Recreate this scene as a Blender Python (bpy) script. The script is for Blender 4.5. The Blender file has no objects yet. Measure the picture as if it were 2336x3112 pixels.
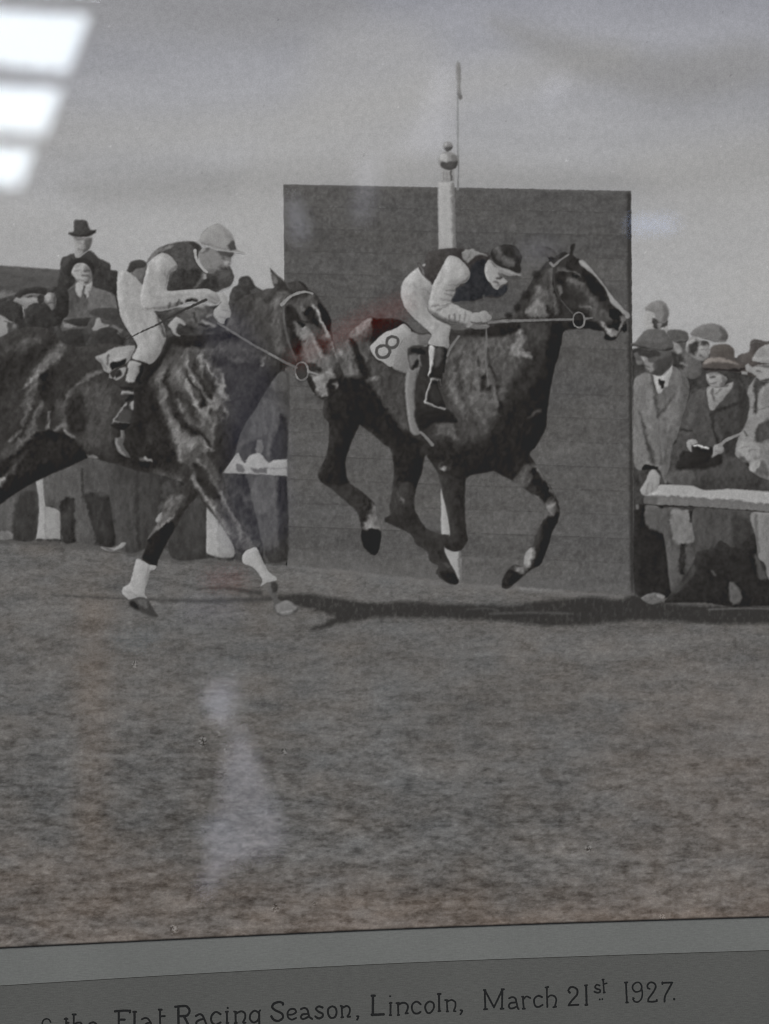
import bpy, math
import numpy as np

# ---------------------------------------------------------------- camera, world, lamps
K = 0.00015                      # metres on the picture for one drawing unit
CX, CY = 1168.0, 1556.0          # middle of the view in drawing units
ROLL = math.radians(2.3)         # the hand-held camera is a little crooked
DIST = 0.55                      # camera to picture
CR, SR = math.cos(ROLL), math.sin(ROLL)
sc = bpy.context.scene
COL = sc.collection

def to_world(x, y, d=0.0):
    """drawing units (x right, y down) -> world; the picture hangs in the XZ plane, d = metres out of it"""
    u = (np.asarray(x, dtype=np.float64) - CX) * K
    v = -(np.asarray(y, dtype=np.float64) - CY) * K
    return u * CR + v * SR, -d + 0 * u, -u * SR + v * CR

from mathutils import Matrix
cd = bpy.data.cameras.new('camera')
cam = bpy.data.objects.new('camera', cd); COL.objects.link(cam)
cam.matrix_world = Matrix(((CR, SR, 0, 0), (0, 0, -1, -DIST), (-SR, CR, 0, 0), (0, 0, 0, 1)))
cd.sensor_fit = 'HORIZONTAL'; cd.sensor_width = 24.0
cd.lens = 24.0 * DIST / (2336 * K)
cd.clip_start = 0.01; cd.clip_end = 100
cd.dof.use_dof = True; cd.dof.focus_distance = DIST - 0.0009
cd.dof.aperture_fstop = cd.lens / 12.5
sc.camera = cam

world = bpy.data.worlds.new('World'); sc.world = world; world.use_nodes = True
bg = world.node_tree.nodes['Background']
bg.inputs[0].default_value = (0.96, 0.98, 1.0, 1); bg.inputs[1].default_value = 0.30

def area_lamp(name, loc, rot, size, size_y, power, col):
    l = bpy.data.lights.new(name, 'AREA'); l.shape = 'RECTANGLE'; l.size = size; l.size_y = size_y
    l.energy = power; l.color = col
    o = bpy.data.objects.new(name, l); COL.objects.link(o); o.location = loc; o.rotation_euler = rot
    return o
# added fill lamp, unseen, high above and in front of the picture
area_lamp('fill_lamp', (0.3, -2.5, 3.0), (math.radians(40), 0, 0), 2.0, 1.4, 75.0, (1.0, 0.985, 0.96))

sc.view_settings.view_transform = 'Standard'; sc.view_settings.look = 'None'
sc.view_settings.exposure = 0.16; sc.view_settings.gamma = 1.0
sc.view_settings.use_curve_mapping = False
sc.cycles.use_denoising = True
sc.cycles.pixel_filter_type = 'BLACKMAN_HARRIS'; sc.cycles.filter_width = 1.15
sc.cycles.max_bounces = 6; sc.cycles.transparent_max_bounces = 12
VEIL = 0.0195                    # the veil of the glass (measured)

# ---------------------------------------------------------------- drawing coordinates
CROPS = {'A': (0, 600, 2.075), 'B': (600, 600, 2.075), 'C': (1200, 600, 2.075), 'D': (0, 1200, 2.075),
         'E': (800, 1200, 2.075), 'F': (1536, 1200, 2.075), 'G': (1536, 700, 2.075),
         'J': (400, 640, 4.15), 'K': (1200, 720, 1660 / 440), 'H': (1560, 720, 4.15), 'I': (780, 780, 4.15),
         'L': (0, 620, 4.15), 'R': (1900, 880, 1660 / 436), 'M': (0, 1050, 3.32), 'N': (400, 1050, 3.32),
         'Q': (1300, 1050, 3.32), 'T': (1250, 100, 3.688), 'S': (0, 0, 1.0), 'Z': (0, 0, 1660 / 2336),
         'V': (100, 2990, 3.32), 'W': (520, 2980, 1660 / 600), 'X': (1080, 2960, 4.15),
         'Y': (1440, 2960, 1660 / 440), 'U': (1760, 2940, 1660 / 360), 'O': (0, 1800, 1660 / 2336)}

def pts(s):
    out = []; c = CROPS['S']
    for t in s.split():
        if t in CROPS: c = CROPS[t]
        else:
            a, b = t.split(',')
            out.append((c[0] + float(a) / c[2], c[1] + float(b) / c[2]))
    return np.array(out, dtype=np.float64)

def spline(P, closed, step=5.0):
    """Catmull-Rom through the points; a point given twice is a sharp corner"""
    n = len(P); out = []
    rng = range(n if closed else n - 1)
    for i in rng:
        p1, p2 = P[i], P[(i + 1) % n]
        L = float(np.hypot(*(p2 - p1)))
        if L < 1e-6: continue
        p0 = P[(i - 1) % n] if (closed or i > 0) else p1
        p3 = P[(i + 2) % n] if (closed or i < n - 2) else p2
        m1, m2 = (p2 - p0) * 0.5, (p3 - p1) * 0.5
        for m in (m1, m2):
            l = float(np.hypot(*m))
            if l > L: m *= L / l
        k = max(1, int(L / step))
        t = (np.arange(k) / k)[:, None]
        h = 2 * t**3 - 3 * t**2 + 1, t**3 - 2 * t**2 + t, -2 * t**3 + 3 * t**2, t**3 - t**2
        out.append(h[0] * p1 + h[1] * m1 + h[2] * p2 + h[3] * m2)
    if not closed: out.append(P[-1:])
    return np.concatenate(out)

# ---------------------------------------------------------------- noise
_rs = np.random.RandomState(1927)
_LAT = _rs.rand(512, 512).astype(np.float32)
def vnoise(x, y, seed=0):
    x = x + seed * 37.31; y = y + seed * 91.7
    xi = np.floor(x); yi = np.floor(y); fx = x - xi; fy = y - yi
    xi = xi.astype(np.int64) & 511; yi = yi.astype(np.int64) & 511
    x1 = (xi + 1) & 511; y1 = (yi + 1) & 511
    fx = fx * fx * (3 - 2 * fx); fy = fy * fy * (3 - 2 * fy)
    a = _LAT[yi, xi]; b = _LAT[yi, x1]; c = _LAT[y1, xi]; d = _LAT[y1, x1]
    return (a + (b - a) * fx) * (1 - fy) + (c + (d - c) * fx) * fy - 0.5
def fbm(x, y, seed=0, octs=4, gain=0.55):
    v = 0; a = 1.0; t = 0
    for k in range(octs):
        v = v + a * vnoise(x, y, seed + k * 3); t += a; a *= gain; x = x * 2.03; y = y * 2.03
    return v / t * 2.0

# ---------------------------------------------------------------- the drawn canvas
DS = 2.4
X0, Y0, X1, Y1 = -100.0, -100.0, 2436.0, 2890.0
GW, GH = int((X1 - X0) / DS) + 1, int((Y1 - Y0) / DS) + 1
GX, GY = np.meshgrid((X0 + DS * np.arange(GW)).astype(np.float32), (Y0 + DS * np.arange(GH)).astype(np.float32))
CAN = np.zeros((GH, GW, 3), np.float32)
WOBX = fbm(GX / 22, GY / 22, 5, 3); WOBY = fbm(GX / 22, GY / 22, 11, 3)

def rgb(t):
    if np.isscalar(t): return np.array([t + 1.5, t - 0.2, t - 1.6], np.float32)
    return np.array(t, np.float32)
def sstep(e0, e1, v):
    t = np.clip((v - e0) / (e1 - e0), 0, 1); return t * t * (3 - 2 * t)
def window(P, pad):
    i0 = max(0, int((P[:, 0].min() - pad - X0) / DS)); i1 = min(GW, int((P[:, 0].max() + pad - X0) / DS) + 2)
    j0 = max(0, int((P[:, 1].min() - pad - Y0) / DS)); j1 = min(GH, int((P[:, 1].max() + pad - Y0) / DS) + 2)
    return i0, max(i1, i0 + 1), j0, max(j1, j0 + 1)

def gauss(a, sg):
    r = int(sg * 2.6) + 1; k = np.exp(-0.5 * (np.arange(-r, r + 1) / sg) ** 2); k = (k / k.sum()).astype(np.float32)
    def one(b, ax):
        pd = [(0, 0)] * b.ndim; pd[ax] = (r, r); b = np.pad(b, pd, mode='edge'); n = b.shape[ax] - 2 * r
        out = 0
        for i, w in enumerate(k):
            sl = [slice(None)] * b.ndim; sl[ax] = slice(i, i + n); out = out + w * b[tuple(sl)]
        return out
    return one(one(a, 0), 1)
def resample(a, fx, fy):
    h, w = a.shape[:2]
    fx = np.clip(fx, 0, w - 1.001); fy = np.clip(fy, 0, h - 1.001)
    x = fx.astype(int); y = fy.astype(int); u = (fx - x)[..., None]; v = (fy - y)[..., None]
    return (a[y, x] * (1 - u) + a[y, x + 1] * u) * (1 - v) + (a[y + 1, x] * (1 - u) + a[y + 1, x + 1] * u) * v

def seg_field(P, closed, xs, ys, R, wid=None):
    """distance to a polyline on the grid xs, ys, cut off at R (minus half the local width when wid is given)"""
    D = np.full((len(ys), len(xs)), R, np.float32)
    n = len(P); dx = xs[1] - xs[0] if len(xs) > 1 else 1.0
    for i in range(n if closed else n - 1):
        a = P[i]; b = P[(i + 1) % n]
        w = 0 if wid is None else max(wid[i], wid[i + 1]) / 2
        pad = R + w
        i0 = max(0, int((min(a[0], b[0]) - pad - xs[0]) / dx)); i1 = min(len(xs), int((max(a[0], b[0]) + pad - xs[0]) / dx) + 2)
        j0 = max(0, int((min(a[1], b[1]) - pad - ys[0]) / dx)); j1 = min(len(ys), int((max(a[1], b[1]) + pad - ys[0]) / dx) + 2)
        if i1 <= i0 or j1 <= j0: continue
        X = xs[None, i0:i1]; Y = ys[j0:j1, None]
        ex, ey = b - a; L2 = ex * ex + ey * ey + 1e-9
        t = np.clip(((X - a[0]) * ex + (Y - a[1]) * ey) / L2, 0, 1)
        d = np.sqrt((X - a[0] - t * ex) ** 2 + (Y - a[1] - t * ey) ** 2)
        if wid is not None: d = d - (wid[i] + (wid[i + 1] - wid[i]) * t) / 2
        S = D[j0:j1, i0:i1]; np.minimum(S, d, out=S)
    return D
def inside(P, xs, ys):
    cnt = np.zeros((len(ys), len(xs) + 1), np.int32); dx = xs[1] - xs[0]
    n = len(P)
    for i in range(n):
        a = P[i]; b = P[(i + 1) % n]
        if a[1] == b[1]: continue
        lo, hi = (a, b) if a[1] < b[1] else (b, a)
        j0 = int(np.searchsorted(ys, lo[1])); j1 = int(np.searchsorted(ys, hi[1]))
        if j1 <= j0: continue
        yy = ys[j0:j1]
        xx = lo[0] + (yy - lo[1]) / (hi[1] - lo[1]) * (hi[0] - lo[0])
        c = np.clip(np.ceil((xx - xs[0]) / dx), 0, len(xs)).astype(int)
        np.add.at(cnt, (np.arange(j0, j1), c), 1)
    return (np.cumsum(cnt, 1)[:, :-1] & 1).astype(bool)
def poly_field(P, xs, ys, R):
    d = seg_field(P, True, xs, ys, R)
    return np.where(inside(P, xs, ys), -d, d)

def lin(c):
    c = np.asarray(c, np.float64) / 255.0
    return np.where(c <= 0.04045, c / 12.92, ((c + 0.055) / 1.055) ** 2.4)
def albedo(c, y=2600.0):
    """the print's own reflectance for a tone as seen through the glass (the lamp falls off down the picture)"""
    e = np.interp(y, [300.0, 2900.0], [0.665, 0.55])
    return np.clip((lin(np.clip(c, 0, 255)) - VEIL) / (e if np.isscalar(e) or e.ndim == 0 else e[:, None]), 0.0015, 0.95)

# ---------------------------------------------------------------- meshes
def link(name, me, mat, parent=None, label=None):
    o = bpy.data.objects.new(name, me); COL.objects.link(o)
    if mat is not None: me.materials.append(mat)
    if parent is not None: o.parent = parent
    if label: o['label'] = label
    return o
def mesh_arrays(name, V, F):
    me = bpy.data.meshes.new(name)
    me.vertices.add(len(V)); me.vertices.foreach_set('co', np.asarray(V, np.float32).ravel())
    F = np.asarray(F, np.int32); m = len(F)
    me.loops.add(m * 3); me.loops.foreach_set('vertex_index', F.ravel())
    me.polygons.add(m); me.polygons.foreach_set('loop_start', np.arange(0, m * 3, 3, dtype=np.int32))
    me.update(calc_edges=True)
    return me
def clip_mesh(phi, xs, ys):
    """triangles of the region phi < 0 on a grid; returns points, faces and (i, j, t) to sample colours"""
    h, w = phi.shape
    ph = phi.ravel().astype(np.float64)
    ph = np.where(np.abs(ph) < 1e-6, -1e-6, ph)
    J, I = np.meshgrid(np.arange(h - 1), np.arange(w - 1), indexing='ij')
    a = (J * w + I).ravel(); b = a + 1; c = a + w; d = c + 1
    T = np.concatenate([np.stack([a, c, b], 1), np.stack([b, c, d], 1)])
    s = ph[T] < 0; k = s.sum(1)
    full = T[k == 3]
    E = []; tris = []
    def edge_ids(p, q): return np.stack([np.minimum(p, q), np.maximum(p, q)], 1)
    one = T[k == 1]; s1 = s[k == 1]
    r = s1.argmax(1) if len(one) else np.zeros(0, int)
    idx = np.arange(len(one))
    o0, o1, o2 = one[idx, r], one[idx, (r + 1) % 3], one[idx, (r + 2) % 3]
    two = T[k == 2]; s2 = s[k == 2]
    r2 = (~s2).argmax(1) if len(two) else np.zeros(0, int)
    idx2 = np.arange(len(two))
    t0, t1, t2 = two[idx2, r2], two[idx2, (r2 + 1) % 3], two[idx2, (r2 + 2) % 3]
    eds = np.concatenate([edge_ids(o0, o1), edge_ids(o0, o2), edge_ids(t0, t1), edge_ids(t0, t2)]) if len(one) + len(two) else np.zeros((0, 2), int)
    N = h * w
    if len(eds):
        key = eds[:, 0].astype(np.int64) * N + eds[:, 1]
        uk, inv = np.unique(key, return_inverse=True)
        e0 = uk // N; e1 = uk % N
        tt = ph[e0] / (ph[e0] - ph[e1])
        inv = inv + N
        n1, n2 = len(one), len(two)
        A, B = inv[:n1], inv[n1:2 * n1]; C, Dd = inv[2 * n1:2 * n1 + n2], inv[2 * n1 + n2:]
        F = np.concatenate([full, np.stack([o0, A, B], 1), np.stack([C, t1, t2], 1), np.stack([C, t2, Dd], 1)])
    else:
        e0 = e1 = np.zeros(0, int); tt = np.zeros(0); F = full
    used, invF = np.unique(F.ravel(), return_inverse=True)
    F = invF.reshape(-1, 3)
    g = used < N
    i0 = np.where(g, used, 0); i1 = i0.copy(); t = np.zeros(len(used))
    e = used[~g] - N
    i0[~g] = e0[e]; i1[~g] = e1[e]; t[~g] = tt[e]
    px = np.asarray(xs, np.float64)[i0 % w] * (1 - t) + np.asarray(xs, np.float64)[i1 % w] * t
    py = np.asarray(ys, np.float64)[i0 // w] * (1 - t) + np.asarray(ys, np.float64)[i1 // w] * t
    return px, py, F, i0, i1, t

ZB = [0.0008]                    # height of the drawing's surface above the mount board
def next_z():
    ZB[0] += 1.2e-6; return ZB[0]
def flat_mesh(name, px, py, F, z, cols=None):
    x, y, zz = to_world(px, py, z)
    me = mesh_arrays(name, np.stack([x, y, zz], 1), F)
    if cols is not None:
        at = me.color_attributes.new('tone', 'FLOAT_COLOR', 'POINT')
        c = np.ones((len(px), 4), np.float32); c[:, :3] = albedo(cols, py)
        at.data.foreach_set('color', c.ravel())
    return me

class Piece:
    def __init__(s, name, parent, shape, base, soft=3.0, label=None, stroke=None, smooth=True, wob=1.2, form=9.0, warp=4.0, sharp=None, stride=1):
        s.stride = stride
        s.ws = 1.0; s.form, s.warp, s.isline = form, warp, stroke is not None
        s.sharp = sharp if sharp is not None else (0.3 if name in ('face', 'hand', 'cap', 'hat') else 0.6)
        if stroke is None and name not in ('plank', 'hoarding', 'grass', 'sky'): soft = soft * 1.35
        s.name, s.parent, s.label, s.soft = name, parent, label, soft
        R = 12.0
        if stroke is None:
            lst = shape if isinstance(shape, list) else [shape]
            Ps = [spline(pts(q), True) if smooth else pts(q) for q in lst]
            s.win = window(np.concatenate(Ps), 14)
        else:
            Ps = []
            for q in (shape if isinstance(shape, list) else [shape]):
                closed = q.startswith('@'); P = pts(q.lstrip('@'))
                Ps.append((spline(P, closed), closed))
            w = stroke if isinstance(stroke, (tuple, list)) else (stroke, stroke)
            s.win = window(np.concatenate([p for p, _ in Ps]), 14 + max(w))
        i0, i1, j0, j1 = s.win
        s.xs = GX[0, i0:i1]; s.ys = GY[j0:j1, 0]
        s.X = GX[j0:j1, i0:i1]; s.Y = GY[j0:j1, i0:i1]
        s.wx = WOBX[j0:j1, i0:i1]; s.wy = WOBY[j0:j1, i0:i1]
        if stroke is None:
            phi = None
            for P in Ps:
                f = poly_field(P, s.xs, s.ys, R); phi = f if phi is None else np.minimum(phi, f)
        else:
            phi = None
            for P, closed in Ps:
                wid = np.linspace(w[0], w[1], len(P) + 1)
                f = seg_field(P, closed, s.xs, s.ys, R, wid); phi = f if phi is None else np.minimum(phi, f)
        s.phi = phi + wob * (s.wx + fbm(s.X / 7, s.Y / 7, 23, 2))
        s.a = sstep(soft, -soft, s.phi)
        s.lay = np.empty(s.X.shape + (3,), np.float32); s.lay[:] = rgb(base)
    def _mix(s, al, tone, sl=None):
        sl = sl or (slice(None), slice(None))
        al = al[..., None]
        s.lay[sl] = s.lay[sl] * (1 - al) + rgb(tone) * al
    def _local(s, P, pad):
        i0 = max(0, int((P[:, 0].min() - pad - s.xs[0]) / DS)); i1 = min(len(s.xs), int((P[:, 0].max() + pad - s.xs[0]) / DS) + 2)
        j0 = max(0, int((P[:, 1].min() - pad - s.ys[0]) / DS)); j1 = min(len(s.ys), int((P[:, 1].max() + pad - s.ys[0]) / DS) + 2)
        return (slice(j0, j1), slice(i0, i1)) if i1 - i0 > 1 and j1 - j0 > 1 else None
    def f(s, q, tone, a=1.0, blur=8.0, tex=0.0):
        """a soft patch"""
        blur = max(3.0, s.ws * blur / CROPS[q.split()[0]][2] ** .62)
        P = spline(pts(q), True, 8.0); sl = s._local(P, blur + 8)
        if sl is None: return s
        d = poly_field(P, s.xs[sl[1]], s.ys[sl[0]], blur + 7)
        d = d + (s.wx[sl] * 2.0 + fbm(s.X[sl] / 9, s.Y[sl] / 9, 31, 2) * 2.0) * min(1.5, blur / 6)
        al = sstep(blur, -blur, d) * a
        if tex: al = al * np.clip(1 + tex * fbm(s.X[sl] / 8, s.Y[sl] / 14, 41, 3), 0, 1)
        s._mix(al, tone, sl); return s
    def s(s, q, w, tone, a=1.0, soft=0.7, tex=0.0):
        """a brush stroke; w may taper (from, to)"""
        P = spline(pts(q), False, 7.0); w = w if isinstance(w, (tuple, list)) else (w, w)
        k = s.ws * CROPS[q.split()[0]][2] ** -.72; w = (max(3.4, w[0] * k), max(3.4, w[1] * k))
        mw = max(w); sl = s._local(P, mw + 8)
        if sl is None: return s
        wid = np.linspace(w[0], w[1], len(P)) * (1 + soft * .6) + 1.0
        e = mw / 2 * soft * 1.6 + 2.0
        d = seg_field(P, False, s.xs[sl[1]], s.ys[sl[0]], 3.0, wid)
        d = d + (s.wx[sl] + fbm(s.X[sl] / 9, s.Y[sl] / 9, 37, 2)) * min(3.0, mw * 0.12)
        al = sstep(1.0, -e, d) * a ** .7
        if tex: al = al * np.clip(1 + tex * fbm(s.X[sl] / 7, s.Y[sl] / 10, 43, 3), 0, 1)
        s._mix(al, tone, sl); return s
    def n(s, amp, sx, sy=None, ang=0.0, seed=1, octs=4):
        """mottling of the print"""
        sy = sy or sx; c, q = math.cos(math.radians(ang)), math.sin(math.radians(ang))
        u = (s.X * c + s.Y * q) / sx; v = (-s.X * q + s.Y * c) / sy
        s.lay += (amp * fbm(u, v, seed, octs))[..., None]; return s
    def coat(s, amp, lo, span, sx, sy, ang=0.0, seed=1):
        """broken sheen that shows only where the coat catches light"""
        c, q = math.cos(math.radians(ang)), math.sin(math.radians(ang))
        u = (s.X * c + s.Y * q) / sx; v = (-s.X * q + s.Y * c) / sy
        m = np.clip((s.lay[..., 1] - lo) / span, 0, 1)
        s.lay += (amp * m * fbm(u, v, seed, 4, .62))[..., None]; return s
    def done(s, mat=None):
        i0, i1, j0, j1 = s.win
        h, w = s.a.shape
        if s.warp and h > 4 and w > 4:                   # uneven, photographic edges inside the piece
            gx, gy = np.meshgrid(np.arange(w, dtype=np.float32), np.arange(h, dtype=np.float32))
            k = s.warp / DS
            dx = k * (fbm(s.X / 17, s.Y / 17, 101, 2) + .55 * fbm(s.X / 7, s.Y / 7, 103, 2)); dy = k * (fbm(s.X / 17, s.Y / 17, 107, 2) + .55 * fbm(s.X / 7, s.Y / 7, 109, 2))
            s.lay = resample(s.lay, gx + dx, gy + dy)
            s.lay = gauss(s.lay, 0.62)
            if s.sharp: s.lay = s.lay + s.sharp * (s.lay - gauss(s.lay, 3.2)) + .5 * s.sharp * (s.lay - gauss(s.lay, 9.0))
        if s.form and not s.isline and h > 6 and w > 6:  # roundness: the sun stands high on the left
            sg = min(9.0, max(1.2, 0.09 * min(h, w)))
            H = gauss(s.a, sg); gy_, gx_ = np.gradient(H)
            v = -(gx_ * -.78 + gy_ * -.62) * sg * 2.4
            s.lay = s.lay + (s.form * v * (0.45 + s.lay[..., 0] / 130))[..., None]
        if s.name in ('person', 'jacket', 'waistcoat', 'sleeve', 'scarf'):   # folds of cloth
            q = .5 + s.lay[..., 1] / 140
            ridge = 1 - 2 * np.abs(fbm(s.X / 34 + .5 * s.wy, s.Y / 95, 131, 3))
            s.lay = s.lay + (q * (5.5 * fbm(s.X / 19, s.Y / 55, 137, 3) + 4.0 * (ridge - .6) + 3.5 * fbm(s.X / 9, s.Y / 13, 139, 2)))[..., None]
        if s.warp:                                       # clumped grain of the emulsion
            s.lay = s.lay + (2.6 * fbm(s.X / 5.5, s.Y / 5.5, 113, 2) + 2.6 * fbm(s.X / 15, s.Y / 15, 127, 3))[..., None]
        C = CAN[j0:j1, i0:i1]
        C[:] = C * (1 - s.a[..., None]) + s.lay * s.a[..., None]
        st = s.stride; C = C[::st, ::st]
        px, py, F, k0, k1, t = clip_mesh((s.phi - s.soft * 0.75)[::st, ::st], s.xs[::st], s.ys[::st])
        if len(F) == 0: return None
        cf = C.reshape(-1, 3)
        cols = cf[k0] * (1 - t)[:, None] + cf[k1] * t[:, None]
        me = flat_mesh(s.name, px, py, F, next_z(), cols)
        return link(s.name, me, mat or M_PRINT, s.parent, s.label)

# ---------------------------------------------------------------- materials
def new_mat(name):
    m = bpy.data.materials.new(name); m.use_nodes = True
    nt = m.node_tree; nt.nodes.clear()
    return m, nt, nt.nodes, nt.links
def print_material():
    """silver print: tone attribute, film grain, paper tooth"""
    m, nt, N, L = new_mat('silver_print')
    out = N.new('ShaderNodeOutputMaterial'); b = N.new('ShaderNodeBsdfPrincipled')
    at = N.new('ShaderNodeAttribute'); at.attribute_name = 'tone'
    tc = N.new('ShaderNodeTexCoord')
    g1 = N.new('ShaderNodeTexNoise'); g1.inputs['Scale'].default_value = 1500; g1.inputs['Detail'].default_value = 2.5
    g2 = N.new('ShaderNodeTexNoise'); g2.inputs['Scale'].default_value = 420; g2.inputs['Detail'].default_value = 2
    L.new(tc.outputs['Object'], g1.inputs['Vector']); L.new(tc.outputs['Object'], g2.inputs['Vector'])
    r1 = N.new('ShaderNodeMapRange'); r1.inputs[1].default_value = 0.25; r1.inputs[2].default_value = 0.75
    r1.inputs[3].default_value = 0.90; r1.inputs[4].default_value = 1.10
    r2 = N.new('ShaderNodeMapRange'); r2.inputs[1].default_value = 0.3; r2.inputs[2].default_value = 0.7
    r2.inputs[3].default_value = 0.95; r2.inputs[4].default_value = 1.05
    L.new(g1.outputs[0], r1.inputs[0]); L.new(g2.outputs[0], r2.inputs[0])
    mu = N.new('ShaderNodeMath'); mu.operation = 'MULTIPLY'; L.new(r1.outputs[0], mu.inputs[0]); L.new(r2.outputs[0], mu.inputs[1])
    mx = N.new('ShaderNodeVectorMath'); mx.operation = 'SCALE'
    L.new(at.outputs['Color'], mx.inputs[0]); L.new(mu.outputs[0], mx.inputs['Scale'])
    L.new(mx.outputs[0], b.inputs['Base Color'])
    b.inputs['Roughness'].default_value = 0.55; b.inputs['Specular IOR Level'].default_value = 0.0
    L.new(b.outputs[0], out.inputs[0]); return m
def board_material(name, col, amp, rough=0.8):
    """laid card: fine sideways fibres and faint blotches"""
    m, nt, N, L = new_mat(name)
    out = N.new('ShaderNodeOutputMaterial'); b = N.new('ShaderNodeBsdfPrincipled')
    tc = N.new('ShaderNodeTexCoord')
    mp = N.new('ShaderNodeMapping'); mp.inputs['Scale'].default_value = (260, 260, 2600)
    L.new(tc.outputs['Object'], mp.inputs[0])
    g1 = N.new('ShaderNodeTexNoise'); g1.inputs['Scale'].default_value = 1; g1.inputs['Detail'].default_value = 3
    L.new(mp.outputs[0], g1.inputs['Vector'])
    g2 = N.new('ShaderNodeTexNoise'); g2.inputs['Scale'].default_value = 22; g2.inputs['Detail'].default_value = 4
    L.new(tc.outputs['Object'], g2.inputs['Vector'])
    g3 = N.new('ShaderNodeTexNoise'); g3.inputs['Scale'].default_value = 1500; g3.inputs['Detail'].default_value = 2
    L.new(tc.outputs['Object'], g3.inputs['Vector'])
    prev = None
    for g, lo, hi in ((g1, 1 - amp, 1 + amp), (g2, 0.95, 1.05), (g3, 1 - amp * .7, 1 + amp * .7)):
        r = N.new('ShaderNodeMapRange'); r.inputs[1].default_value = 0.28; r.inputs[2].default_value = 0.72
        r.inputs[3].default_value = lo; r.inputs[4].default_value = hi; L.new(g.outputs[0], r.inputs[0])
        if prev is None: prev = r
        else:
            q = N.new('ShaderNodeMath'); q.operation = 'MULTIPLY'; L.new(prev.outputs[0], q.inputs[0]); L.new(r.outputs[0], q.inputs[1]); prev = q
    mx = N.new('ShaderNodeVectorMath'); mx.operation = 'SCALE'; mx.inputs[0].default_value = tuple(albedo(col))
    L.new(prev.outputs[0], mx.inputs['Scale']); L.new(mx.outputs[0], b.inputs['Base Color'])
    b.inputs['Roughness'].default_value = rough; b.inputs['Specular IOR Level'].default_value = 0.0
    L.new(b.outputs[0], out.inputs[0]); return m
def emit_material(name, col, strength):
    m, nt, N, L = new_mat(name)
    out = N.new('ShaderNodeOutputMaterial'); e = N.new('ShaderNodeEmission')
    e.inputs[0].default_value = (*col, 1); e.inputs[1].default_value = strength
    L.new(e.outputs[0], out.inputs[0]); return m
def glass_material():
    m, nt, N, L = new_mat('picture_glass')
    out = N.new('ShaderNodeOutputMaterial'); fr = N.new('ShaderNodeFresnel'); fr.inputs[0].default_value = 1.5
    t = N.new('ShaderNodeBsdfTransparent'); g = N.new('ShaderNodeBsdfGlossy'); g.inputs['Roughness'].default_value = 0.0
    # both faces of the thin pane mirror; the pane does not bend the light, so the whole reflection is taken at its front face
    ge = N.new('ShaderNodeNewGeometry'); inv = N.new('ShaderNodeMath'); inv.operation = 'SUBTRACT'; inv.inputs[0].default_value = 1.0
    L.new(ge.outputs['Backfacing'], inv.inputs[1])
    two = N.new('ShaderNodeMath'); two.operation = 'MULTIPLY'; two.inputs[1].default_value = 1.6; L.new(fr.outputs[0], two.inputs[0])
    fac = N.new('ShaderNodeMath'); fac.operation = 'MULTIPLY'; fac.use_clamp = True; L.new(two.outputs[0], fac.inputs[0]); L.new(inv.outputs[0], fac.inputs[1])
    mx = N.new('ShaderNodeMixShader'); L.new(fac.outputs[0], mx.inputs[0]); L.new(t.outputs[0], mx.inputs[1]); L.new(g.outputs[0], mx.inputs[2])
    L.new(mx.outputs[0], out.inputs[0]); return m
M_PRINT = print_material()
M_CARD = board_material('pale_card', (103, 104, 102), 0.10)
M_BOARD = board_material('grey_mount_board', (84, 84, 82), 0.16)
M_INK = board_material('black_ink', (30, 30, 29), 0.25)
M_EDGE = board_material('edge_shade', (60, 58, 54), 0.2)  # sheet edge and the shadow along it in one dark colour
M_GLASS = glass_material()

def slab(name, outline, z0, z1, mat, parent=None, label=None):
    """a sheet with real thickness, cut along an outline in drawing units"""
    P = np.asarray(outline); n = len(P)
    V = []
    for z in (z0, z1):
        x, y, w = to_world(P[:, 0], P[:, 1], z); V += list(zip(x, y, w))
    F = [tuple(range(n, 2 * n)), tuple(reversed(range(n)))] + [(i, n + i, n + (i + 1) % n, (i + 1) % n) for i in range(n)]
    me = bpy.data.meshes.new(name); me.from_pydata(V, [], F); me.update()
    import bmesh
    bm = bmesh.new(); bm.from_mesh(me); bmesh.ops.recalc_face_normals(bm, faces=bm.faces[:]); bm.to_mesh(me); bm.free()
    return link(name, me, mat, parent, label)
def tag(o, label, cat, kind=None, group=None):
    o['label'] = label; o['category'] = cat
    if kind: o['kind'] = kind
    if group: o['group'] = group
    return o
# ---------------------------------------------------------------- mount, card and print: three sheets laid one on the other
board = slab('mount_board', pts('S -1100,-1100 3440,-1100 3440,4200 -1100,4200'), -0.002, 0.0, M_BOARD)
tag(board, 'dark grey mount board with the hand-lettered caption along its lower edge', 'mount')
card_low = spline(pts('S -220,3007 0,2993.5 600,2957 1200,2925.5 1800,2903 2336,2886 2560,2879'), False, 60)
card = slab('border_card', np.concatenate([card_low, pts('S 2560,-220 -220,-220')]), 0.00001, 0.0004, M_CARD)
tag(card, 'pale grey card border showing as a strip between the photograph and the caption', 'card')
low = spline(pts('S -100,2884 0,2878.6 600,2849 1200,2821.4 1800,2800 2336,2784 2436,2781'), False, 60)
PRINT_OUT = np.concatenate([low, pts('S 2436,-100 -100,-100')])
M_PAPER = board_material('photo_paper', (130, 126, 120), 0.05)
prt = slab('photographic_print', PRINT_OUT, 0.00042, 0.0008, M_PAPER)
tag(prt, 'old sepia-grey photograph of two racehorses galloping past a winning post before a crowd', 'photograph')

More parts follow.
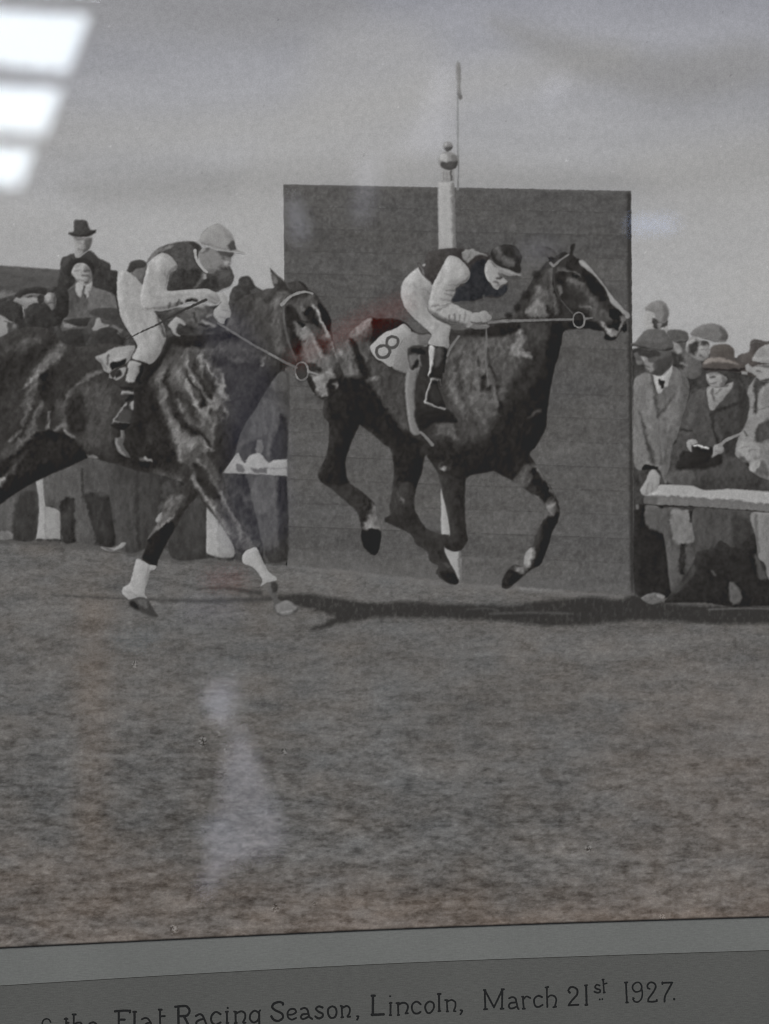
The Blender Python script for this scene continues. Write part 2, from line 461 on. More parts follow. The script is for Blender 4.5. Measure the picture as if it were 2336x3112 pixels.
def strip(name, q, w, z, mat, parent, ds=1.25):
    """a thin drawn or cut line"""
    lst = q if isinstance(q, list) else [q]
    Ps = [(spline(pts(s.lstrip('@')), s.startswith('@'), 2.0), s.startswith('@')) for s in lst]
    A = np.concatenate([p for p, _ in Ps])
    mw = max(w) if isinstance(w, (tuple, list)) else w
    xs = np.arange(A[:, 0].min() - mw - 4, A[:, 0].max() + mw + 4, ds); ys = np.arange(A[:, 1].min() - mw - 4, A[:, 1].max() + mw + 4, ds)
    phi = None
    for k, (P, cl) in enumerate(Ps):
        ww = w[k] if isinstance(w, (tuple, list)) else w
        f = seg_field(P, cl, xs, ys, 4.0, np.full(len(P) + 1, ww)); phi = f if phi is None else np.minimum(phi, f)
    phi = phi + 0.55 * fbm(xs[None, :] / 5 + 0 * ys[:, None], ys[:, None] / 5 + 0 * xs[None, :], 3, 2)
    px, py, F, *_ = clip_mesh(phi, xs, ys)
    return link(name, flat_mesh(name, px, py, F, z), mat, parent)
def edge_line(name, P, w, z, parent):  # dark strip painting a sheet's lower edge and its thin shadow
    n = len(P); U = np.concatenate([P + [0, -w / 2], (P + [0, w / 2])[::-1]])
    F = [(i, i + 1, 2 * n - 1 - i) for i in range(n - 1)] + [(i + 1, 2 * n - 2 - i, 2 * n - 1 - i) for i in range(n - 1)]
    me = flat_mesh(name, U[:, 0], U[:, 1], np.array(F), z)
    return link(name, me, M_EDGE, parent)
edge_line('edge_shade_line', low + [0, 1.5], 3.2, 0.00047, prt)
edge_line('edge_shade_line', card_low + [0, 1.0], 2.8, 0.00007, card)

def inside_print(s):
    """cut a background piece along the lower edge of the print"""
    yl = np.interp(s.X, low[:, 0], low[:, 1]); s.phi = np.maximum(s.phi, s.Y - yl + 3.0 - s.soft * .75 + 2.25)
    s.a = sstep(s.soft, -s.soft, s.phi)

# ---------------------------------------------------------------- sky
p = Piece('sky', prt, 'S -95,-95 2431,-95 2431,1320 -95,1320', 148, smooth=False, wob=0, form=0, warp=0, stride=2)
g = np.clip(p.Y / 1000, -0.1, 1.2)
p.lay += (g * 16 + 4)[..., None]
p.lay += (fbm(p.X / 700, p.Y / 150, 3, 5) * 13)[..., None]
cool = np.clip(1 - p.Y / 520, 0, 1)[..., None] * np.array([-1.5, -0.5, 5.0], np.float32)
p.lay += cool + np.array([-1.2, -0.3, 2.0], np.float32)
p.f('S -100,330 500,350 1000,300 1500,180 1900,150 1900,210 1400,330 900,430 400,470 -100,470', 164, .55, 60)
p.f('S 200,560 700,520 1200,470 1800,520 2436,430 2436,540 1700,600 900,600 300,640', 138, .5, 55)
p.f('S 1900,480 2436,400 2436,620 2000,600', 164, .5, 60)
p.f('S 1500,60 2000,160 2300,130 2400,220 2000,300 1600,160', 139, .55, 50)
p.f('S 2150,900 2436,700 2436,1000 2250,1020', 168, .55, 60)
p.f('S 850,400 980,520 980,900 800,900 700,600', 163, .45, 60)
p.f('S 960,120 1150,60 1330,140 1340,420 1230,560 1050,560 900,430', 166, .5, 90)
p.f('S -100,600 300,640 860,600 860,950 -100,950', 164, .6, 80)
p.f('S 1930,640 2436,640 2436,1150 1930,1150', 164, .55, 80)
p.f('S -100,-100 900,-100 1100,30 800,130 300,120 -100,200', 142, .45, 80)
p.n(2.2, 14, 14, seed=9)
rs = np.random.RandomState(7)
for k in range(46):                                          # dust and pinholes
    cx, cy = rs.uniform(0, 2336), rs.uniform(0, 1000); r = rs.uniform(3, 6)
    p.lay += (sstep(r, r * .3, np.hypot(p.X - cx, p.Y - cy)) * rs.choice([-22, -14, 12, 20]))[..., None]
p.done()

# ---------------------------------------------------------------- distant dark stand at the left
p = Piece('stand_roof', prt, 'A -210,418 -210,418 0,432 390,458 470,470 470,700 470,700 -210,660 -210,660', 82)
p.f('A -200,605 100,608 250,640 420,640 420,720 -200,720', 118, .8, 14)
p.n(6, 30, 10, seed=4); p.done()

# ---------------------------------------------------------------- the packed crowd behind the figures that can be told apart
p = Piece('background_crowd', prt, 'A -205,640 0,640 170,600 400,560 420,640 760,640 770,690 1040,700 1260,700 1440,670 1490,590 1560,530 1640,590 1760,640 1805,900 1805,2440 1300,2400 -205,2330', 62, soft=3, smooth=False, form=0, stride=2, label='dim mass of spectators packed behind the figures on the left')
p.n(18, 24, 34, seed=12).n(12, 8, 12, seed=5); o = p.done(); o['kind'] = 'stuff'
p = Piece('background_crowd', prt, 'R 40,700 300,640 520,640 800,720 1300,800 1500,760 1860,760 1860,1400 1860,3720 40,3720', 62, soft=3, smooth=False, form=0, stride=2, label='dim mass of spectators packed behind the figures on the right')
p.n(16, 24, 34, seed=14).n(11, 8, 12, seed=6); o = p.done(); o['kind'] = 'stuff'
# ---------------------------------------------------------------- hoarding of wide boards behind the winning post
def hx_l(y): return 861 + (y - 562) * 0.0105
def hx_r(y): return 1916 + (y - 585) * 0.0085
seam_l = [562, 628, 696, 764, 832, 900, 968, 1036, 1104, 1172, 1242, 1312, 1384, 1456, 1528, 1600, 1664, 1716]
seam_r = [582, 648, 718, 787, 856, 925, 994, 1064, 1134, 1204, 1276, 1350, 1424, 1494, 1566, 1638, 1712, 1804]
hoard = None
for k in range(len(seam_l) - 1):
    a, b, c, d = seam_l[k], seam_r[k], seam_r[k + 1], seam_l[k + 1]
    par = prt if k == 0 else hoard
    nm = 'hoarding' if k == 0 else 'plank'
    base = 85 + 2.2 * math.sin(k * 2.4) + (2 if k > 9 else 0)
    last = k == len(seam_l) - 2
    e0 = 0 if k == 0 else 2.2
    lo = ' '.join('%.1f,%.1f' % (x, np.interp(x, [861, 1100, 1400, 1700, 1930], [1740, 1764, 1794, 1816, 1830])) for x in (1925, 1700, 1400, 1100, 872)) if last else '%.1f,%.1f %.1f,%.1f' % (hx_r(c), c, hx_l(d), d)
    p = Piece(nm, par, 'S %.1f,%.1f %.1f,%.1f ' % (hx_l(a), a - e0, hx_r(b), b - e0) + lo, base, soft=2.6 if k == 0 else 1.6, smooth=False, wob=1.0, form=0, warp=2, sharp=0)
    p.n(13, 6.0, seed=3, octs=3).n(8, 14, seed=8, octs=3).n(6, 70, 22, seed=k + 4).n(5, 7, 40, seed=k + 9)
    w = fbm(p.X / 240, p.Y / 90, 77, 3)
    p.lay += (w * 4)[..., None] * np.array([1.1, 1.0, .8], np.float32)
    if k:                                    # the dark joint under the board above, broken and uneven
        q = 'S %.1f,%.1f %.1f,%.1f' % (hx_l(a), a, hx_r(b), b)
        p.s(q, 3.4, 66, .5 if k % 3 else .75, .6, 1.9)
    p.s('S %.1f,%.1f %.1f,%.1f' % (hx_r(b) - 7, b, hx_r(c) - 7, c), 13, 52, .85, .7)
    p.s('S %.1f,%.1f %.1f,%.1f' % (hx_l(a), a, hx_l(d), d), 9, 98, .35, .8)
    if k == 0: p.s('S 861,564 1916,585', 6, 100, .4, .7)
    if last: p.f('S 872,1690 1400,1740 1930,1790 1930,1830 872,1760', 96, .5, 18, .6)
    o = p.done()
    if k == 0:
        hoard = o; o['label'] = 'tall dark plank hoarding standing behind the winning post'

# ---------------------------------------------------------------- turf
TOP = pts('S -100,1630 0,1638 300,1650 480,1664 640,1698 880,1718 1100,1738 1400,1770 1700,1792 1940,1806 2336,1828 2436,1832')
q = 'S ' + ' '.join('%.1f,%.1f' % tuple(v) for v in TOP) + ' 2431,1832 2431,2889 -95,2889 -95,1630'
p = Piece('grass', prt, q, 93, soft=5, smooth=False, wob=4, form=0, warp=0)
inside_print(p)
yt = np.interp(p.X, TOP[:, 0], TOP[:, 1])
dep = np.clip((p.Y - yt) / 1080, 0, 1)                       # 0 far, 1 near
sca = 0.30 + 0.95 * dep
lv = np.log(0.05 + dep)
big = fbm(p.X / 170 + lv * 2, lv * 9, 21, 3)
wv = fbm(p.X / 60, p.Y / 30, 27, 2) * 0.5
far = fbm(p.X / 17, p.Y / 7.0 + wv, 51, 4, .62)
near = fbm(p.X / 23, p.Y / 9.5 + wv, 61, 4, .7)
wisp = fbm(p.X / 64, p.Y / 19 + wv, 67, 4, .6)
fine = fbm(p.X / 9.5, p.Y / 5.5, 71, 3, .75)
vert = fbm(p.X / 7, p.Y / 24, 81, 2)
k = sstep(0.05, 0.75, dep)
tx = far * (1 - k) + near * k
tx = np.where(tx < 0, tx * 1.25, tx * 0.9)
st = fbm(p.X / 88, p.Y / 15 + wv, 167, 4, .6) * (.35 + .65 * k)
st = np.where(st < 0, st * 1.5, st * .8)
clump = fbm(p.X / 30 + 1.2 * wv, p.Y / 14, 173, 3, .6); clump = np.where(clump < 0, clump * 1.5, clump * .8) * (.4 + .6 * k)
patch = fbm(p.X / 300, p.Y / 95, 179, 3)
p.lay += (big * 6 + tx * (11 + 5 * k) + st * 14 + clump * 17 + patch * 9 + fine * 13 + vert * 3)[..., None]
p.lay += np.array([0.6, 0.1, -0.6], np.float32)
p.lay += (4 - 5 * sstep(0.3, 1.0, dep))[..., None]
tint = fbm(p.X / 130, p.Y / 60, 19, 4)
p.lay += tint[..., None] * np.array([3, .6, -1.5], np.float32)
warm = sstep(0.75, 1.0, dep) * (0.8 + .4 * fbm(p.X / 160, p.Y / 60, 13, 3)) * (0.55 + .45 * sstep(0, 2300, p.X))  # pinkish reflection in the glass, painted along the bottom of the turf
p.lay += warm[..., None] * np.array([16, 7, 1], np.float32)
ws = np.exp(-((p.X - 285 + 12 * fbm(p.X / 40, p.Y / 90, 17, 2)) / 60) ** 2) * sstep(1760, 1860, p.Y) * sstep(2750, 2450, p.Y) * .9  # upright warm reflection streak painted into the turf's tone
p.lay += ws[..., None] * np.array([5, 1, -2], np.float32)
wr = sstep(1500, 2300, p.X) * sstep(1850, 2300, p.Y)  # warm reflection painted into the lower right of the turf
p.lay += wr[..., None] * np.array([6, 3, 1], np.float32)
# worn pale strip below the hoarding
p.f('E 160,1080 450,1075 740,1120 1230,1180 1500,1190 F 450,1240 800,1275 400,1265 100,1235 E 1200,1215 740,1165 400,1120', 112, .55, 14, .6)
p.f('F 60,1180 200,1150 380,1215 300,1235 100,1230', 122, .7, 9, .5)
p.s('F 150,1135 260,1165 370,1215', 7, 140, .85)
p.s('E 1440,945 1560,965 1660,975 ', 7, 128, .8)
p.f('E 470,1010 520,1020 560,1070 500,1090 440,1060', 112, .35, 10, .5)
# shadows of the horses on the turf
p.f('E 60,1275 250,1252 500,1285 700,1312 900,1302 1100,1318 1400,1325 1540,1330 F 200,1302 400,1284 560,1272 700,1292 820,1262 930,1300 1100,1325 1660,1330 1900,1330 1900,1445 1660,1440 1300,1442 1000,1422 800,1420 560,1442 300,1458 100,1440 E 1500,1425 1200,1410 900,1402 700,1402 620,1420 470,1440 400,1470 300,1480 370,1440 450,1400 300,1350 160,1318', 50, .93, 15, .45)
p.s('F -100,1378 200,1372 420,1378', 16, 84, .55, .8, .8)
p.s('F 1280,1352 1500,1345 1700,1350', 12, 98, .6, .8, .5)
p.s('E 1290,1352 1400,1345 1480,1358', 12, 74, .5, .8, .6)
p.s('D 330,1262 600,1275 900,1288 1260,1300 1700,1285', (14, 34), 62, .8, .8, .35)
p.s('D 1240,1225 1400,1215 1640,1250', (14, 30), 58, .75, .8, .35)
p.f('D 0,905 200,915 420,925 500,935 900,985 1300,1010 1480,1030 1650,1060 1650,1085 1200,1060 700,990 300,955 0,940', 74, .55, 12, .5)
p.f('D 900,1290 1000,1390 960,1400 860,1350', 66, .5, 8)
# scuffs in the print surface
for cx, cy, r in ((616, 2251, 16), (664, 2230, 9), (864, 2282, 12), (686, 2279, 8), (411, 2018, 12), (838, 2757, 14), (957, 2742, 9), (1787, 2577, 12), (530, 2820, 16), (2010, 2785, 14)):
    rr = np.hypot(p.X - cx, (p.Y - cy) * .8); k = sstep(r, r * .5, rr) * (np.abs(vnoise(p.X / 3.4, p.Y / 3.4, cx % 7)) > .12)
    p.lay += (k * 26 * np.sign(vnoise(p.X / 3.4, p.Y / 3.4, cx % 7)))[..., None]
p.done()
# ---------------------------------------------------------------- winning post with ball finials, and the flagpole behind it
p = Piece('flagpole', prt, 'T 517,330 517,820 520,1300 524,1500 518,1760', 128, soft=3, stroke=(5, 7), label='thin flagpole rising behind the winning post')
p.lay[:] = 138
p.s('T 510,1330 522,1500 518,1760', 9, 112, .8)
p.done(); pole = bpy.context.scene.objects['flagpole']
p = Piece('flag', pole, 'T 505,345 540,345 552,480 550,640 568,740 540,765 515,700 510,560 496,470', 130, soft=3)
p.n(7, 14).f('T 510,690 560,700 568,750 530,765', 104, .6, 5); p.done()
p = Piece('winning_post', prt, 'C 268,-90 268,-90 372,-90 372,-90 378,100 382,325 382,325 276,330 276,330', 158, soft=3, label='white painted winning post topped with two ball finials')
p.s('C 366,-80 374,330', 26, 126, .75, .8); p.s('C 276,-80 282,330', 12, 150, .5); p.n(3, 16, 60); wp = p.done()
p = Piece('post_foot', wp, 'E 1118,595 1132,640 1165,770 1178,885 1125,885 1120,700', 158); p.n(3, 16); p.done()
p = Piece('post_foot', wp, 'E 1140,965 1200,985 1240,985 1245,1190 1215,1180 1170,1060', 150); p.s('E 1238,985 1242,1190', 16, 118, .7); p.done()
p = Piece('ball_neck', wp, 'T 340,1540 480,1540 480,1670 340,1670', 140, smooth=False)
p.s('T 440,1545 443,1655', 9, 78, .9); p.s('T 360,1550 358,1650', 4, 118, .6); p.s('T 400,1550 400,1650', 4, 126, .6); p.done()
p = Piece('ball', wp, 'T 405,1335 470,1350 515,1400 520,1470 490,1530 420,1548 345,1530 300,1465 310,1390 350,1345', 128, soft=2.5)
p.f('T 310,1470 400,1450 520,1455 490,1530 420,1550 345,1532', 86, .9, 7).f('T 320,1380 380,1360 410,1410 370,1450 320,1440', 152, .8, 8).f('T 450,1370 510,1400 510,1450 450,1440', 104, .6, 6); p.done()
p = Piece('ball', wp, 'T 405,1222 445,1240 462,1285 440,1325 400,1338 365,1320 348,1280 365,1238', 122, soft=2.5)
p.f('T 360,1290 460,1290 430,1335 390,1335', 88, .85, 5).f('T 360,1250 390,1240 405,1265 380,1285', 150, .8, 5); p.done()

# ---------------------------------------------------------------- white running rail
def rail_post(q, label):
    p = Piece('rail_post', prt, q, 150, label=label); return p
p = rail_post('D 228,530 228,530 298,520 292,690 345,715 380,740 384,910 384,910 230,908 230,908', 'white rail post with a sloping stay below the tail-end horse')
p.f('D 290,700 345,720 380,745 384,905 292,905', 141, .9, 5).s('D 292,700 292,900', 6, 130, .5).n(5, 10); p.done()
p = rail_post('D 1275,640 1340,730 1445,860 1472,935 1466,1025 1310,1002 1296,940 1285,760', 'white rail post with a sloping stay behind the bandaged foreleg')
p.f('D 1375,800 1470,935 1466,1025 1385,1010', 139, .9, 6).n(5, 10); p.done()
# ---------------------------------------------------------------- spectators on the left, back row first
def person(q, base, label, **k): return Piece('person', prt, q, base, label=label, **k)
p = person('L 770,1240 765,840 790,690 860,655 940,630 965,672 1010,672 1130,590 1180,620 1260,690 1390,760 1405,835 1490,855 1505,1000 1495,1260', 58, 'man in a dark coat and trilby standing head and shoulders above the crowd')
p.n(8, 9).f('L 780,700 900,660 900,720 800,800', 70, .5, 8).f('L 1100,640 1180,640 1380,780 1300,800', 66, .5, 10); man = p.done()
p = Piece('face', man, 'L 930,415 1080,425 1172,430 1165,505 1125,585 1050,640 1000,690 950,670 955,600 945,500', 142)
p.f('L 925,412 1175,428 1165,470 1060,462 940,452', 106, .8, 12).f('L 1075,460 1170,450 1140,560 1080,620 1050,640 1060,560', 92, .85, 14).s('L 1030,480 1040,560', 16, 124, .5).s('L 1000,580 1060,585', 14, 104, .6).s('L 985,490 1020,490', 14, 108, .6).f('L 945,640 1010,620 1020,680 960,690', 152, .8, 6); p.done()
p = Piece('hat', man, 'L 940,215 1020,205 1100,220 1125,300 1145,330 1215,335 1210,365 1140,410 1050,425 930,415 865,385 875,365 935,345', 66)
p.f('L 870,370 1000,395 1210,345 1150,405 1050,425 920,412', 54, .8, 6).n(8, 8); p.done()

p = person('L 760,1500 800,1180 870,1080 950,1000 960,900 1160,930 1180,1040 1320,1090 1440,1150 1490,1330 1500,1500', 92, 'man in a tan coat, white collar and dark tie below the man in the trilby')
p.s('L 1190,1070 1150,1200 1140,1330', 30, 84, .5, .9, .4).s('L 940,1080 980,1200 1000,1330', 30, 76, .5, .9, .4).f('L 1180,1050 1440,1150 1480,1340 1140,1340 1130,1180', 106, .8, 16).f('L 1020,1180 1110,1200 1080,1330 1010,1300', 84, .6, 14)
p.f('L 820,1120 960,1060 990,1180 900,1340 800,1300', 76, .7, 16).n(9, 9, 14); man = p.done()
p = Piece('collar', man, 'L 960,1010 1000,990 1080,1030 1160,985 1165,1060 1130,1110 1120,1180 1075,1180 1050,1100 1040,1180 985,1160 955,1080', 152)
p.s('L 1060,1050 1058,1200', 20, 92, .9).f('L 1030,1150 1090,1160 1080,1210 1020,1200', 84, .8, 6); p.done()
p = Piece('face', man, 'L 900,865 950,770 1050,745 1120,780 1160,850 1165,930 1125,1005 1050,1035 985,975 920,900', 152)
p.f('L 1080,780 1170,830 1165,940 1120,1010 1080,960 1120,900 1070,850', 106, .75, 16).s('L 1050,905 1120,912', 18, 92, .8).s('L 1065,848 1135,840', 18, 84, .75).s('L 955,845 1005,840', 16, 118, .6).s('L 1030,850 1035,900', 14, 128, .5).s('L 985,965 1060,972', 16, 112, .6)
p.s('L 940,790 1020,775', 12, 120, .6).f('L 1050,1000 1140,980 1090,1035', 88, .8, 6); p.done()
p = Piece('hat', man, 'L 845,900 860,800 910,730 990,690 1090,695 1170,750 1200,850 1180,900 1150,830 1090,760 1020,740 950,760 905,840 890,920', 50); p.n(6, 8); p.done()

p = person('L 430,1560 520,1250 600,1180 740,1080 860,1100 870,1300 860,1420 700,1540', 56, 'dark-coated spectator whose pale face shows between the flat cap and the tan coat')
p.n(7, 9); man = p.done()
p = Piece('face', man, 'L 560,1170 610,1120 690,1130 715,1200 700,1300 660,1345 610,1280 555,1220', 116)
p.f('L 570,1140 640,1130 660,1190 620,1230 575,1200', 148, .8, 8).s('L 620,1250 690,1245', 10, 76, .6).f('L 690,1140 720,1180 700,1320 680,1240', 84, .7, 6); p.done()
p = person('L 170,1240 240,1160 300,1130 500,1130 560,1160 540,1260 420,1300 300,1330 250,1280', 128, 'spectator with a shaded face under a dark flat cap by the stand roof')
p.f('L 290,1180 420,1140 530,1150 545,1200 480,1200 380,1190', 100, .7, 8).f('L 250,1200 480,1200 480,1240 300,1260', 142, .7, 10).s('L 350,1190 400,1180', 10, 70, .7).f('L 480,1180 560,1150 560,1260 500,1270', 72, .8, 8); man = p.done()
p = Piece('cap', man, 'L 205,1150 260,1100 350,1070 450,1050 560,1060 600,1090 580,1150 500,1140 400,1130 300,1160 260,1195', 56); p.n(7, 9); p.done()
p = person('L -160,1560 -160,1250 0,1245 100,1225 200,1240 290,1290 305,1360 320,1460 300,1580 120,1620', 60, 'spectator in a round dark hat at the left edge, above the cropped horse')
p.n(7, 9).f('L 290,1290 340,1300 335,1440 310,1450', 138, .9, 6); p.done()
p = person('L 330,1560 335,1380 360,1300 430,1262 500,1255 570,1280 630,1320 650,1400 780,1440 820,1500 640,1560 480,1580', 54, 'spectator seen from behind in a dark round hat beside the first hat')
p.n(6, 9).f('L 380,1300 480,1270 560,1300 500,1380 400,1400', 62, .6, 14); p.done()
p = person('L -160,1800 -160,1380 0,1400 70,1430 130,1480 230,1530 230,1600 140,1680 20,1760', 130, 'pale face looking up at the left edge just over the rump of the horse')
p.f('L 100,1500 240,1520 240,1600 150,1700 110,1600', 84, .8, 8).f('L 160,1520 215,1530 205,1580 160,1570', 118, .8, 5).s('L 60,1480 120,1500', 12, 84, .7).f('L -160,1420 40,1430 90,1560 20,1700 -160,1740', 139, .5, 14); p.done()
p = person('L 790,1600 800,1470 840,1430 960,1440 1180,1420 1240,1460 1180,1560 1000,1580', 92, 'spectator in a wide dark flat cap with only a sliver of face below it')
p.f('L 800,1500 990,1530 960,1570 820,1560', 122, .7, 7); man = p.done()
p = Piece('cap', man, 'L 815,1480 900,1455 1000,1445 1150,1440 1220,1470 1200,1520 1080,1545 960,1540', 56); p.n(6, 8); p.done()
p = person('L 1120,1640 1160,1440 1300,1420 1540,1440 1600,1560 1660,1640 1500,1700', 74, 'spectator in a large dark cap with a lit cheek next to the seated jockey')
p.n(7, 9).f('L 1420,1530 1560,1560 1540,1620 1440,1600', 104, .6, 8); man = p.done()
p = Piece('face', man, 'L 1165,1580 1200,1520 1215,1460 1260,1430 1290,1500 1380,1530 1350,1565 1280,1575 1230,1600 1180,1600', 138); p.f('L 1290,1500 1390,1530 1340,1570', 112, .6, 6); p.done()
p = Piece('cap', man, 'L 1130,1380 1200,1330 1330,1315 1480,1325 1540,1430 1600,1540 1640,1620 1500,1560 1400,1490 1330,1460 1240,1430 1160,1400', 66); p.n(7, 9); p.done()
p = person('L 755,1830 760,1680 800,1620 880,1590 980,1600 1060,1660 1080,1740 1080,1860', 54, 'spectator in a black bowler half hidden by the back of the rear horse'); p.n(5, 9); p.done()
p = person('L 1060,1860 1130,1740 1200,1640 1280,1580 1380,1560 1480,1590 1525,1680 1590,1700 1500,1830', 56, 'second black bowler half hidden by the back of the rear horse'); p.n(5, 9).s('L 1500,1630 1600,1660 1660,1640', 16, 108, .6); p.done()
p = person('J -60,860 -20,820 0,790 10,700 40,650 100,630 170,650 200,700 200,780 150,950 100,930 40,860', 92, 'dark-haired spectator seen just behind the shoulder of the rear jockey')
p.n(8, 8).f('J 20,780 140,720 180,780 120,880 60,880', 102, .7, 8); man = p.done()
p = Piece('hat', man, 'J -60,800 -30,700 0,650 70,630 150,640 195,680 150,720 60,740 0,790', 62); p.n(7, 8); p.done()
p = person('J 1240,1100 1280,980 1340,940 1360,860 1410,835 1480,840 1530,900 1560,960 1640,1010 1660,1100 1660,1500 1240,1500', 62, 'spectator in a dark hat between the rear jockey and the ears of his horse')
p.n(9, 9).f('J 1500,1000 1640,1020 1640,1100 1540,1080', 84, .5, 10); p.done()

# ---------------------------------------------------------------- their coats and legs below the belly of the rear horse
p = person('D -210,700 -210,560 0,560 220,540 228,900 60,915 -210,905', 76, 'baggy trousers of a spectator left of the first rail post')
p.f('D 0,640 90,640 70,870 0,860', 90, .7, 14).f('D 120,640 220,620 225,905 90,900', 58, .75, 14).f('D 0,860 70,860 80,910 0,915', 112, .8, 6).n(6, 9, 20); p.done()
p = person('D 290,700 300,460 560,380 700,400 730,640 740,940 600,950 500,925 395,930 388,745 330,700', 76, 'two-tone long coats of spectators standing close together under the horse')
p.f('D 300,500 510,450 520,640 390,670 300,650', 86, .7, 16).f('D 390,670 480,660 480,930 395,930', 54, .9, 8).f('D 525,640 690,630 730,940 620,945 540,800', 55, .9, 10)
p.f('D 480,660 530,650 600,930 490,920', 84, .8, 8).f('D 590,420 700,420 720,620 600,620', 82, .6, 16).s('D 520,470 525,650', 14, 60, .6).n(7, 9, 24); p.done()
p = person('D 690,420 900,440 1000,500 1010,640 985,760 1020,860 900,980 800,990 740,940', 66, 'long dark skirt and coat of a spectator beside the bent foreleg')
p.f('D 720,600 860,560 880,960 760,950', 73, .6, 20).s('D 860,520 880,960', 26, 57, .5).n(6, 9, 26)
p.done()
p = Piece('shoe', prt, 'D 640,960 720,965 775,930 798,935 770,965 700,985', 140, label='pale shoe at the hem of the long coat'); p.f('D 640,960 720,970 700,985', 100, .7, 4); p.done()
p = person('D 1080,1020 1090,760 1150,600 1290,560 1300,1000 1300,1030', 60, 'dark trousers of a spectator left of the second rail post')
p.f('D 1160,700 1280,650 1290,960 1200,980', 68, .7, 18).f('D 1030,930 1060,925 1050,970 1030,970', 118, .7, 5).n(6, 9, 22); p.done()
# behind the rail, in front of the chest of the rear horse
p = person('E -190,180 -120,80 -40,-80 60,-130 160,-130 155,400 152,515 155,1045 20,1055 0,960 -60,700 -110,500 -170,430', 76, 'spectators in pale and dark coats crowding the rail at the edge of the hoarding')
p.f('N 1130,1000 1280,960 1330,1080 1200,1160 1100,1120', 62, .6, 10).f('N 1290,560 1560,600 1560,760 1400,900 1200,900', 88, .6, 20).f('N 1510,700 1565,760 1565,1140 1400,1160 1460,900', 56, .8, 12)
p.s('N 1440,640 1380,1100', 28, 92, .45).f('N 1270,950 1320,960 1330,1070 1260,1090', 104, .7, 5).f('N 1520,250 1580,420 1480,470 1400,400', 92, .6, 12)
p.f('N 1000,1330 1230,1340 1190,1600 1050,1640', 72, .7, 16).f('N 1240,1340 1460,1350 1400,1660 1200,1660', 92, .6, 20).f('N 1480,1330 1565,1330 1570,1660 1500,1660', 58, .9, 10)
p.f('E 20,960 80,960 150,1040 30,1050', 60, .9, 8).f('E 90,540 150,540 152,1040 100,1000', 56, .8, 10).f('E 20,700 80,560 90,940 20,960', 84, .6, 16).n(7, 9, 20); p.done()
p = Piece('running_rail', prt, 'N 925,1285 925,1285 960,1230 1070,1085 1100,1130 1150,1165 1200,1110 1290,1090 1340,1140 1385,1185 1440,1155 1572,1148 1572,1148 1570,1320 1570,1320', 148, label='white rail with pale hands resting on it beside the hoarding')
p.f('N 1060,1200 1130,1220 1140,1270 1060,1265', 108, .8, 8).f('N 1200,1240 1370,1240 1370,1290 1230,1280', 104, .8, 9).s('N 1370,1245 1570,1240', 9, 128, .8).f('N 1120,1120 1160,1170 1140,1190 1110,1150', 88, .8, 5)
p.s('N 1100,1300 1572,1330', 10, 84, .6).s('N 930,1270 1000,1220 1070,1100', 18, 130, .4); p.n(4, 9); p.done()
# ---------------------------------------------------------------- spectators on the right, back row first
p = person('R 1290,900 1300,770 1420,720 1440,600 1500,580 1640,605 1760,560 1860,600 1860,1000 1400,1000', (74, 70, 68), 'dark hats of spectators in the back row at the right edge')
p.n(8, 9).f('R 1310,760 1460,720 1500,840 1400,880', (82, 77, 74), .6, 10).s('R 1440,620 1560,610', 10, 92, .4); p.done()
p = person('R 215,420 225,262 330,262 345,340 470,330 480,420 480,500 300,500', 150, 'boy in a pale cap perched above the front row beside the hoarding')
p.f('R 300,330 360,320 470,340 480,430 350,460 310,440', 78, .85, 7).f('R 370,400 420,395 410,450 375,455', 126, .8, 4).s('R 250,350 320,345', 8, 130, .5).s('R 240,400 300,402', 7, 126, .5); man = p.done()
p = Piece('cap', man, 'R 220,215 290,155 380,130 455,160 497,235 495,310 455,385 400,385 350,345 325,280 270,255 228,250', 118)
p.f('R 420,170 490,240 480,340 420,380 440,280', 100, .7, 12).f('R 300,170 400,145 420,210 330,240', 126, .6, 10).n(7, 8); p.done()
p = person('R 480,640 520,560 700,560 700,640 760,700 860,760 860,980 760,1040 620,960 520,860', 92, 'spectator in a dark flat cap squeezed between the cap of the front man and the big pale cap')
p.f('R 530,590 620,640 640,740 560,720', 126, .8, 10).f('R 500,740 640,760 680,900 560,900', 60, .8, 14).f('R 680,760 850,760 850,1000 720,1020', 94, .6, 16).s('R 640,860 700,880', 20, 118, .6).n(9, 9, 16); man = p.done()
p = Piece('cap', man, 'R 480,480 590,466 680,482 722,530 720,590 640,620 560,615 500,560', 84); p.s('R 570,600 700,590', 10, 106, .6).f('R 560,615 720,600 690,650 580,650', 58, .7, 7).n(6, 8); p.done()
p = person('R 690,700 720,590 790,540 860,590 940,600 970,680 950,790 880,830 800,800 740,760', 124, 'spectator in a broad pale flat cap shielding his eyes with a hand')
p.f('R 735,640 790,590 830,600 835,680 790,760 740,740', 66, .85, 16).f('R 700,660 740,590 800,560 740,640', 146, .7, 9).f('R 830,680 900,660 950,720 930,780 870,760', 140, .7, 12)
p.s('R 880,700 930,705', 9, 96, .7).s('R 850,770 900,785', 12, 92, .7).f('R 860,580 1010,590 960,650 860,640', 74, .85, 12); man = p.done()
p = Piece('cap', man, 'R 750,530 780,470 860,420 980,393 1080,415 1150,465 1182,540 1150,610 1060,610 960,590 840,560', 110)
p.f('R 1080,430 1180,530 1140,600 1080,590 1110,520', 82, .7, 12).s('R 830,558 960,580 1080,600', 10, 120, .7).s('R 850,572 960,594 1060,612', 9, 62, .7).n(7, 8); p.done()

